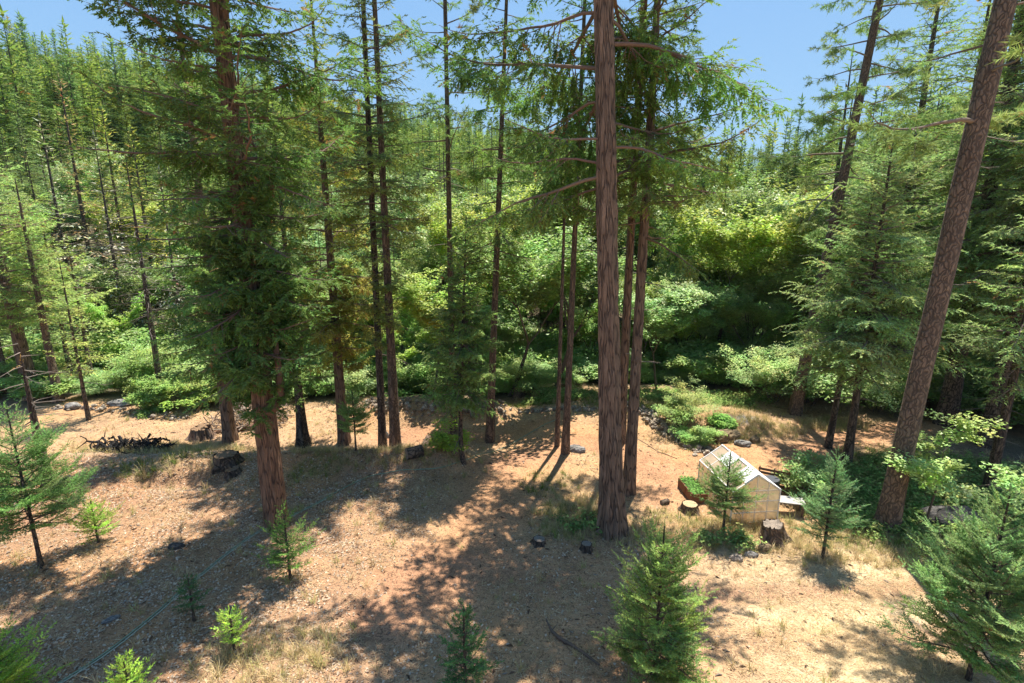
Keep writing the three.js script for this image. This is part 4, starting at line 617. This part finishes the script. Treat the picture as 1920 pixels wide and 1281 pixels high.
function log(x, z, L, r, turn, bark, face, label, dip = 0) {
  const t = thing('log', x, z, label, 'log', null, ground(x, z) + r * 0.75); t.rotation.set(0, turn, Math.PI / 2 + dip);
  const g = trunkGeo({ H: L, axis: () => [0, 0], rad: (y) => r * (1 - 0.1 * y / L), sides: 26, step: 0.15, ridge: r * 0.12, flare: 0, foot: 0, seed: 5 }); g.translate(0, -L / 2, 0); mesh('bark', g, bark, t);
  for (const s of [-1, 1]) { const f = new THREE.CircleGeometry(r * (s > 0 ? 0.91 : 1.01), 22); f.rotateX(-s * Math.PI / 2); f.translate(0, s * (L / 2 + 0.003), 0); mesh('cut_face', f, face, t); }
}
log(-4.3, -21.4, 0.7, 0.27, 0.5, M.brownBark, cutGrey, 'short rotting log lying on the berm');
log(-4.5, -25.6, 0.75, 0.2, 1.15, M.pineBark, cutPale, 'cut log with a pale end propped up behind the berm', 0.5);
log(-5.35, -24.9, 0.5, 0.13, -0.3, M.brownBark, cutGrey, 'small dark log at the foot of the close pair of trunks');
log(5.95, -18.54, 0.32, 0.11, 0.4, M.brownBark, cutGrey, 'short chunk of wood left of the pale stump');
log(-15.5, -27.6, 2.6, 0.16, 0.25, M.cedarBarkRed, cutBrown, 'orange-brown fallen log leaning on the charred stump', 0.12);
const stickKinds = [1, 2, 3, 4, 5, 6].map((s) => {
  const R = rng(700 + s), m = new Mesher(64), pts = [], ra = [], n = 5, L = 1; let y = 0, w = 0;
  for (let i = 0; i <= n; i++) { pts.push([i / n * L - L / 2, y, w]); ra.push(0.02 * (1 - 0.6 * i / n)); y += (R() - 0.5) * 0.12; w += (R() - 0.5) * 0.16; }
  const c = [[0.28, 0.21, 0.155], [0.17, 0.115, 0.08], [0.36, 0.3, 0.235]][s % 3]; m.tube(pts, ra, 5, c); const q = pts[3]; m.tube([q, [q[0] + 0.2, q[1] + 0.1, q[2] + 0.15 * (s % 2 ? 1 : -1)]], [0.01, 0.004], 4, c); return m.geo();
});
{
  const R = rng(77), o = thing('brush_pile', -15.2, -28.9, 'tangled heap of grey branches behind the dark cedar on the left', 'brush pile');
  for (let i = 0; i < 170; i++) {
    const a = R() * 6.28, q = Math.sqrt(R()) * 1.9, s = mesh('stick', stickKinds[Math.floor(R() * 6)], M.stick, o), x = Math.cos(a) * q * 1.15, z = Math.sin(a) * q * 0.8;
    s.position.set(x, 0.08 + R() * 1.35 * Math.max(0.1, 1 - q / 2), z); s.rotation.set(R() * 6.28, R() * 6.28, (R() - 0.5) * 1.3); const L = 0.7 + R() * 1.3; s.scale.set(L, 1 + R() * 1.2, 1 + R() * 1.2);
  }
}
{ // charred debris in the hollow
  const R = rng(78), o = thing('burn_pile', -18.9, -24.1, 'black heap of charred sticks in the hollow on the left', 'brush pile'), black = std([0.018, 0.016, 0.015], 0.95);
  for (let i = 0; i < 130; i++) {
    const a = R() * 6.28, q = Math.sqrt(R()) * 1.5, s = mesh('stick', stickKinds[Math.floor(R() * 6)], black, o), L = 0.4 + R() * 0.8;
    s.position.set(Math.cos(a) * q * 1.25, 0.05 + R() * 0.4 * Math.max(0.2, 1 - q / 1.5), Math.sin(a) * q * 0.55); s.rotation.set(R() * 6.28, R() * 6.28, (R() - 0.5) * 0.9); s.scale.set(L, 2 + R() * 2, 2 + R() * 2);
  }
}
{ // burl and forked side limb of the red cedar
  const o = scene.children.find((c) => c.name === 'incense_cedar_001'), m = new Mesher(512);
  const P = [[0.1, 4.35, 0.1], [0.45, 4.55, 0.16], [0.68, 4.95, 0.2], [0.72, 5.6, 0.2], [0.66, 6.6, 0.16], [0.7, 7.8, 0.1], [0.66, 9.2, 0.05]]; m.tube(P, [0.24, 0.19, 0.14, 0.11, 0.09, 0.07, 0.04], 12, [0.15, 0.085, 0.055]);
  mesh('limb', m.geo(), M.twig, o);
}
{ // the long stick in the foreground
  const m = new Mesher(256), P = [[0.9, -11.85], [1.02, -11.5], [1.2, -11.2], [1.45, -10.95], [1.75, -10.62], [2.05, -10.3]].map(([x, z], i) => [x, ground(x, z) + [0.12, 0.06, 0.05, 0.05, 0.04, 0.03][i], z]);
  m.tube(P, [0.022, 0.034, 0.042, 0.04, 0.034, 0.022], 8, [0.13, 0.085, 0.06]); m.tube([P[1], [P[1][0] + 0.14, P[1][1] + 0.1, P[1][2] - 0.1]], [0.02, 0.008], 5, [0.12, 0.08, 0.055]);
  tag(mesh('branch', m.geo(), M.stick), 'crooked dead branch on the ground left of the bushy young fir', 'branch');
}
function hose(P, off, r, c, label, name, cat) {
  const pts = P.map(([x, z], i) => new THREE.Vector3(x + off + Math.sin(i * 1.7) * 0.04, ground(x + off, z) + r * 1.1, z)), cv = new THREE.CatmullRomCurve3(pts), fine = cv.getPoints(P.length * 14).map((p) => p.setY(ground(p.x, p.z) + r * 1.2));
  tag(mesh(name, new THREE.TubeGeometry(new THREE.CatmullRomCurve3(fine), P.length * 24, r, 7), c), label, cat);
}
const HOSE = [[-10.6, -9.2], [-9.96, -10.58], [-9.62, -12.35], [-9.35, -14.31], [-8.9, -16.25], [-7.98, -17.7], [-7.19, -18.9], [-6.32, -20.33], [-5.28, -20.74], [-3.6, -20.95], [-2.0, -21.6], [-1.43, -23.75], [1.46, -26.86], [2.6, -27.6]];
hose(HOSE, 0, 0.017, std([0.2, 0.29, 0.19], 0.5), 'green garden hose running from the bottom left past the red cedar', 'garden_hose', 'hose');
hose(HOSE.slice(0, 7), 0.075, 0.014, std([0.38, 0.42, 0.32], 0.55), 'thinner pale hose lying alongside the green one', 'garden_hose', 'hose');
hose([[4.9, -26.2], [5.9, -25.3], [6.6, -24.3], [7.0, -23.2], [7.6, -22.4]], 0, 0.014, std([0.10, 0.075, 0.05], 0.7), 'thin dark cable curving over the dirt left of the stone pile', 'cable', 'cable');

// ---------------------------------------------------------------- stones
const stoneKinds = [1, 2, 3, 4, 5, 6].map((s) => {
  const g = new THREE.IcosahedronGeometry(1, 1), p = g.attributes.position, v = new THREE.Vector3();
  for (let i = 0; i < p.count; i++) { v.fromBufferAttribute(p, i); const k = 1 + 0.32 * vnoise(v.x * 1.3 + s * 11, v.y * 1.3 + v.z * 2.1 + s * 5) + 0.14 * vnoise(v.z * 3 + s, v.x * 3 - v.y * 2); p.setXYZ(i, v.x * k, v.y * k * 0.62, v.z * k * 0.8); }
  g.computeVertexNormals(); return g;
});
const boulderGeo = (s) => { const g = new THREE.IcosahedronGeometry(1, 8), p = g.attributes.position, v = new THREE.Vector3(); for (let i = 0; i < p.count; i++) { v.fromBufferAttribute(p, i); const k = 1 + 0.26 * vnoise(v.x * 1.2 + s * 11, v.y * 1.4 + v.z * 1.9 + s * 5) + 0.1 * vnoise(v.z * 4 + s, v.x * 4 - v.y * 3) + 0.05 * vnoise(v.x * 9, v.z * 9 + v.y * 8); p.setXYZ(i, v.x * k, v.y * k * 0.6, v.z * k * 0.8); } g.computeVertexNormals(); return g; };
const stoneTex = texture(256, 256, (u, v, c) => { const k = 0.72 + 0.2 * pnoise(u * 8, v * 8, 8, 8, 1) + 0.16 * pnoise(u * 30, v * 30, 30, 30, 2); c[0] = k; c[1] = k * 0.985; c[2] = k * 0.96; }, [2, 2], true);
const rockMat = (c) => new THREE.MeshStandardMaterial({ map: stoneTex, bumpMap: stoneTex, bumpScale: 0.03, color: new THREE.Color().setRGB(...c), roughness: 0.95 });
const ROCK = [rockMat([0.72, 0.6, 0.47]), rockMat([0.58, 0.49, 0.41]), rockMat([0.8, 0.7, 0.58]), rockMat([0.46, 0.35, 0.26])], GREYROCK = rockMat([0.42, 0.41, 0.4]), DARKROCK = rockMat([0.13, 0.125, 0.125]), MOSSROCK = rockMat([0.36, 0.27, 0.16]);
function stones(name, label, n, path, wid, s0, s1, seed, pale) {
  const R = rng(seed), o = thing(name, path[0][0], path[0][1], label, 'stone pile', null, 0);
  for (let i = 0; i < n; i++) {
    const t = R() * (path.length - 1), k = Math.min(path.length - 2, Math.floor(t)), u = t - k, q = (R() + R() - 1) * wid, x = mix(path[k][0], path[k + 1][0], u) + q, z = mix(path[k][1], path[k + 1][1], u) + (R() + R() - 1) * wid * 0.7, s = mix(s0, s1, R() * R());
    const m = mesh('stone', stoneKinds[Math.floor(R() * 6)], ROCK[Math.floor(R() * (pale ? 3 : 4))], o);
    m.position.set(x - path[0][0], ground(x, z) + s * 0.25 + Math.max(0, 0.16 * (1 - Math.abs(q) / wid)) * R(), z - path[0][1]); m.rotation.set(R() - 0.5, R() * 6.28, R() - 0.5); m.scale.set(s, s, s);
  }
}
stones('stone_pile', 'long heap of pale loose stones between the dirt track and the grey-green shrub', 280, [[6.3, -27.9], [7.3, -27.2], [7.9, -26], [8.3, -24.9], [8.75, -23.9], [9.2, -22.9]], 0.62, 0.06, 0.2, 81, true);
stones('stone_bank', 'low bank of pale rubble and dry leaves below the madrone', 290, [[-8.6, -29.9], [-5, -29.2], [-3, -29.3], [-0.6, -29.2]], 1.3, 0.06, 0.22, 82);
stones('stone_bank', 'strip of rubble at the far edge of the dirt track', 130, [[0.8, -29.4], [3, -29.2], [5.6, -28.6]], 0.6, 0.06, 0.18, 83);
stones('stone_bank', 'scattered pale rocks at the edge of the bushes on the far left', 70, [[-29, -31.4], [-26, -31], [-22.5, -30.4], [-19.5, -29.5]], 0.9, 0.06, 0.26, 84, true);
function rock(x, z, sx, sy, sz, mat, seed, label, turn = 0, name = 'rock') { const m = tag(mesh(name, boulderGeo(seed), mat), label, 'rock'); m.position.set(x, ground(x, z) + sy * 0.3, z); m.scale.set(sx, sy, sz); m.rotation.y = turn; }
rock(10.75, -24.5, 0.75, 0.7, 0.5, MOSSROCK, 1, 'brown mossy boulder behind the greenhouse', 0.2, 'boulder'); rock(11.2, -23.8, 0.36, 0.3, 0.24, GREYROCK, 2, 'grey flat rock right of the mossy boulder', -0.4);
rock(11.95, -24.1, 0.25, 0.32, 0.22, MOSSROCK, 3, 'small brown rock furthest right of the mossy boulder'); rock(3.1, -23.2, 0.4, 0.3, 0.28, GREYROCK, 4, 'grey rock at the foot of the slim straight trunk', -0.3);
rock(7.25, -14.95, 0.2, 0.2, 0.16, ROCK[1], 5, 'brown pointed rock on the dry bank, left one of two'); rock(7.85, -15.2, 0.2, 0.17, 0.13, GREYROCK, 6, 'pale rock on the dry bank, right one of two');
rock(8.4, -15.5, 0.22, 0.24, 0.18, MOSSROCK, 7, 'dark earthy clod just below the tall rotten stump'); rock(-11.1, -15.4, 0.26, 0.2, 0.18, DARKROCK, 8, 'dark rock in the dappled shade left of the hose');
rock(15.6, -16.9, 1.0, 0.75, 0.7, DARKROCK, 9, 'black rounded boulder among green plants at the right', 0.1, 'boulder'); rock(-27.6, -31.2, 0.55, 0.4, 0.4, GREYROCK, 10, 'pale grey rock left of the yellow-green shrubs'); rock(-25.2, -31.9, 0.7, 0.35, 0.45, GREYROCK, 11, 'flat pale rock nearest the yellow-green shrubs');
rock(-6.9, -26.6, 0.3, 0.4, 0.16, GREYROCK, 12, 'upright grey slab left of the close pair of trunks'); rock(-10.6, -11.9, 0.2, 0.09, 0.11, GREYROCK, 13, 'small grey block beside the hose in the shade', 0.8);
// ---------------------------------------------------------------- litter, grasses, low plants
function scatter(name, label, category, geo, mat, n, seed, box, weight, colours, size, lie, up = 0.004) {
  const R = rng(seed), im = new THREE.InstancedMesh(geo, mat, n), d = new THREE.Object3D(), c = new THREE.Color(); let k = 0;
  for (let tries = 0; k < n && tries < n * 30; tries++) {
    const x = mix(box[0], box[1], R()), z = mix(box[2], box[3], R()); if (R() > weight(x, z)) continue;
    const s = mix(size[0], size[1], R()); d.position.set(x, ground(x, z) + up, z); d.rotation.set((R() - 0.5) * lie, R() * 6.28, (R() - 0.5) * lie); d.scale.set(s, s * mix(0.8, 1.2, R()), s); d.updateMatrix(); im.setMatrixAt(k, d.matrix);
    const q = colours[Math.floor(R() * colours.length)], b = 0.75 + 0.5 * R(); c.setRGB(q[0] * b, q[1] * b, q[2] * b); im.setColorAt(k, c); k++;
  }
  im.count = k; im.name = name; scene.add(im); return tag(im, label, category, null, 'stuff');
}
const one = (f) => { const m = new Mesher(64); f(m); return m.geo(); }, WHITE = [1, 1, 1];
const litterLeaf = one((m) => { const a = m.v(-0.05, 0.004, 0, WHITE), b = m.v(0, 0.016, 0.034, WHITE), e = m.v(0.055, 0.02, 0.004, WHITE), g = m.v(0.004, 0.03, -0.032, WHITE), q = m.v(0.0, 0.002, 0, WHITE); m.t(a, b, q); m.t(b, e, q); m.t(e, g, q); m.t(g, a, q); });
const straw = one((m) => { const s = [0, 0.25, 0.97]; m.blade([-0.09, 0.004, 0], norm([1, 0.12, 0.1]), s, 0.2, 0.011, WHITE); m.blade([0.02, 0.004, 0.03], norm([-0.6, 0.2, 0.8]), [0.8, 0, 0.6], 0.14, 0.01, WHITE); m.blade([0, 0.004, -0.04], norm([0.5, 0.25, -0.8]), [0.8, 0, 0.5], 0.13, 0.01, WHITE); });
const tuft = (n, h, w, spread, seed) => one((m) => { const R = rng(seed); for (let i = 0; i < n; i++) { const a = R() * 6.28, e = 1.5 - R() * spread, o = [(R() - 0.5) * 0.16, 0, (R() - 0.5) * 0.16], L = h * (0.5 + 0.7 * R()), d = aim(a, e), s = [-Math.sin(a), 0, Math.cos(a)], p = [o[0] + d[0] * L * 0.55, d[1] * L * 0.55, o[2] + d[2] * L * 0.55], d2 = norm([d[0] * 1.6, d[1] * 0.75, d[2] * 1.6]), k = tint(WHITE, 0.75 + 0.5 * R(), R, 0.05);
  const b1 = m.v(o[0] - s[0] * w / 2, 0, o[2] - s[2] * w / 2, k), b2 = m.v(o[0] + s[0] * w / 2, 0, o[2] + s[2] * w / 2, k), c1 = m.v(p[0] - s[0] * w / 3, p[1], p[2] - s[2] * w / 3, k), c2 = m.v(p[0] + s[0] * w / 3, p[1], p[2] + s[2] * w / 3, k), t = m.v(p[0] + d2[0] * L * 0.5, p[1] + d2[1] * L * 0.5, p[2] + d2[2] * L * 0.5, k); m.t(b1, b2, c2); m.t(b1, c2, c1); m.t(c1, c2, t); } });
const herb = one((m) => { const R = rng(9); for (let i = 0; i < 16; i++) { const a = R() * 6.28, o = [(R() - 0.5) * 0.24, 0.04 + R() * 0.2, (R() - 0.5) * 0.24]; m.leaf(o, aim(a, (R() - 0.4) * 0.9), norm([-Math.sin(a), (R() - 0.5) * 0.6, Math.cos(a)]), 0.1, 0.065, tint(WHITE, 0.75 + 0.5 * R(), R)); } });
const crumb = one((m) => { m.tube([[-0.05, 0.01, 0], [0, 0.018, 0.012], [0.06, 0.012, 0]], [0.006, 0.016, 0.004], 5, WHITE); });
M.dry = new THREE.MeshPhysicalMaterial({ vertexColors: true, flatShading: true, roughness: 1, specularIntensity: 0.2, side: THREE.DoubleSide, transmission: 0.25, thickness: 0 });
const NEAR = [-24, 24, -33, -8.5];
scatter('leaf_litter', 'pale dry leaves strewn over the shaded ground on the left', 'leaf litter', litterLeaf, M.dry, 52000, 901, NEAR, (x, z) => { const q = zones(x, z); return (0.03 + 0.7 * q.lit + 0.3 * blob(x, z, -5, -29.5, 7, 2.2) + 0.12 * ss(-8, -4, -x)) * (1 - 0.93 * q.r) * q.yard * (0.35 + 0.9 * ss(-0.25, 0.35, fbm(x * 0.9, z * 0.9, 3))); }, [[0.54, 0.42, 0.31], [0.62, 0.5, 0.37], [0.4, 0.27, 0.17], [0.28, 0.17, 0.1], [0.54, 0.44, 0.34]], [0.38, 1.05], 0.9);
scatter('straw', 'dry straw lying over the sunny ground', 'straw', straw, M.dry, 70000, 903, NEAR, (x, z) => { const q = zones(x, z); return (0.22 + 0.75 * q.right) * (1 - 0.92 * q.r) * q.yard * (1 - 0.55 * q.rut) * (0.3 + ss(-0.3, 0.3, fbm(x * 0.8 + 5, z * 0.8, 3))); }, [[0.6, 0.45, 0.25], [0.66, 0.53, 0.34], [0.5, 0.36, 0.2], [0.42, 0.29, 0.16]], [0.6, 1.3], 0.5);
const dryZone = (x, z) => Math.max(blob(x, z, -17.5, -24.5, 4.5, 1.5), blob(x, z, 8, -16.2, 5, 1.1) * 0.8, blob(x, z, 2.2, -17.5, 2, 2) * 0.7, blob(x, z, -6, -21.6, 4.5, 0.8) * 0.6, blob(x, z, 12.5, -25.5, 3, 2) * 0.7, blob(x, z, 17.5, -26.6, 2.2, 1.2), blob(x, z, 14, -15, 5, 0.9) * 0.7, blob(x, z, -5.8, -10.6, 2.2, 1.4) * 0.5, blob(x, z, 22, -20.5, 2.5, 1.2) * 0.9, 0.03);
scatter('dry_grass', 'tufts of dry yellow grass around the clearing', 'grass', tuft(18, 0.34, 0.012, 1.0, 21), M.dry, 5200, 905, NEAR, (x, z) => dryZone(x, z) * (1 - 0.9 * road(x, z)), [[0.52, 0.40, 0.2], [0.58, 0.46, 0.26], [0.46, 0.38, 0.16], [0.36, 0.36, 0.13]], [0.5, 1.25], 0.4, -0.01);
scatter('green_grass', 'fresh green grass tufts along the banks', 'grass', tuft(18, 0.26, 0.014, 1.0, 22), M.dry, 3600, 907, [-20, 24, -32.5, -14], (x, z) => Math.max(zones(x, z).green, blob(x, z, 9.5, -30.5, 6, 1.8), blob(x, z, 0.5, -31, 5, 1) * 0.6) * 0.6, [[0.2, 0.27, 0.06], [0.27, 0.3, 0.08], [0.16, 0.24, 0.05], [0.36, 0.34, 0.13]], [0.5, 1.3], 0.4, -0.01);
scatter('ground_cover', 'low green leafy plants below the massive leaning pine', 'plants', herb, M.dry, 5200, 909, [-20, 30, -34, -14], (x, z) => Math.max(blob(x, z, 15.2, -17.6, 3.8, 2.4), blob(x, z, 18.5, -19, 6.5, 3.5), blob(x, z, 10.5, -30.6, 5.5, 1.8) * 0.8, blob(x, z, 2.4, -16.9, 1.3, 0.6) * 0.3, blob(x, z, 7.5, -15.9, 1.6, 0.6) * 0.22, blob(x, z, 3.2, -31.3, 3, 1) * 0.7) * (0.35 + ss(-0.2, 0.3, fbm(x * 0.7, z * 0.7, 3))), [[0.2, 0.31, 0.08], [0.26, 0.35, 0.1], [0.15, 0.25, 0.065], [0.33, 0.35, 0.12]], [0.7, 1.6], 0.4, 0);
scatter('woody_debris', 'dark cones, chips and twigs sprinkled on the dirt', 'debris', crumb, M.dry, 2200, 911, NEAR, (x, z) => 0.4 * zones(x, z).yard, [[0.1, 0.065, 0.045], [0.16, 0.1, 0.065], [0.3, 0.24, 0.19]], [0.5, 1.7], 0.3);
{ // tall seed-heads by the hollow
  const t = tuft(26, 1.05, 0.012, 0.9, 31), R = rng(33);
  [[-14.6, -20.6], [-13.6, -20.9], [-15.6, -20.4], [-13.1, -21.1]].forEach(([x, z], i) => { const m = tag(mesh('tall_grass', t, M.dryTall ||= new THREE.MeshStandardMaterial({ vertexColors: true, flatShading: true, color: new THREE.Color().setRGB(0.5, 0.4, 0.19), side: THREE.DoubleSide })), ['tall bent dry grass clump in the middle of the dark hollow', 'tall dry grass clump right of the middle of the hollow', 'tall dry grass clump at the left end of the hollow', 'tall dry grass clump nearest the wide dark stump'][i], 'grass'); m.position.set(x, ground(x, z), z); m.rotation.y = R() * 6; m.userData.kind = 'stuff'; });
}
scene.traverse((o) => { if (o.isMesh) { o.castShadow = true; o.receiveShadow = true; } });
renderer.render(scene, camera);
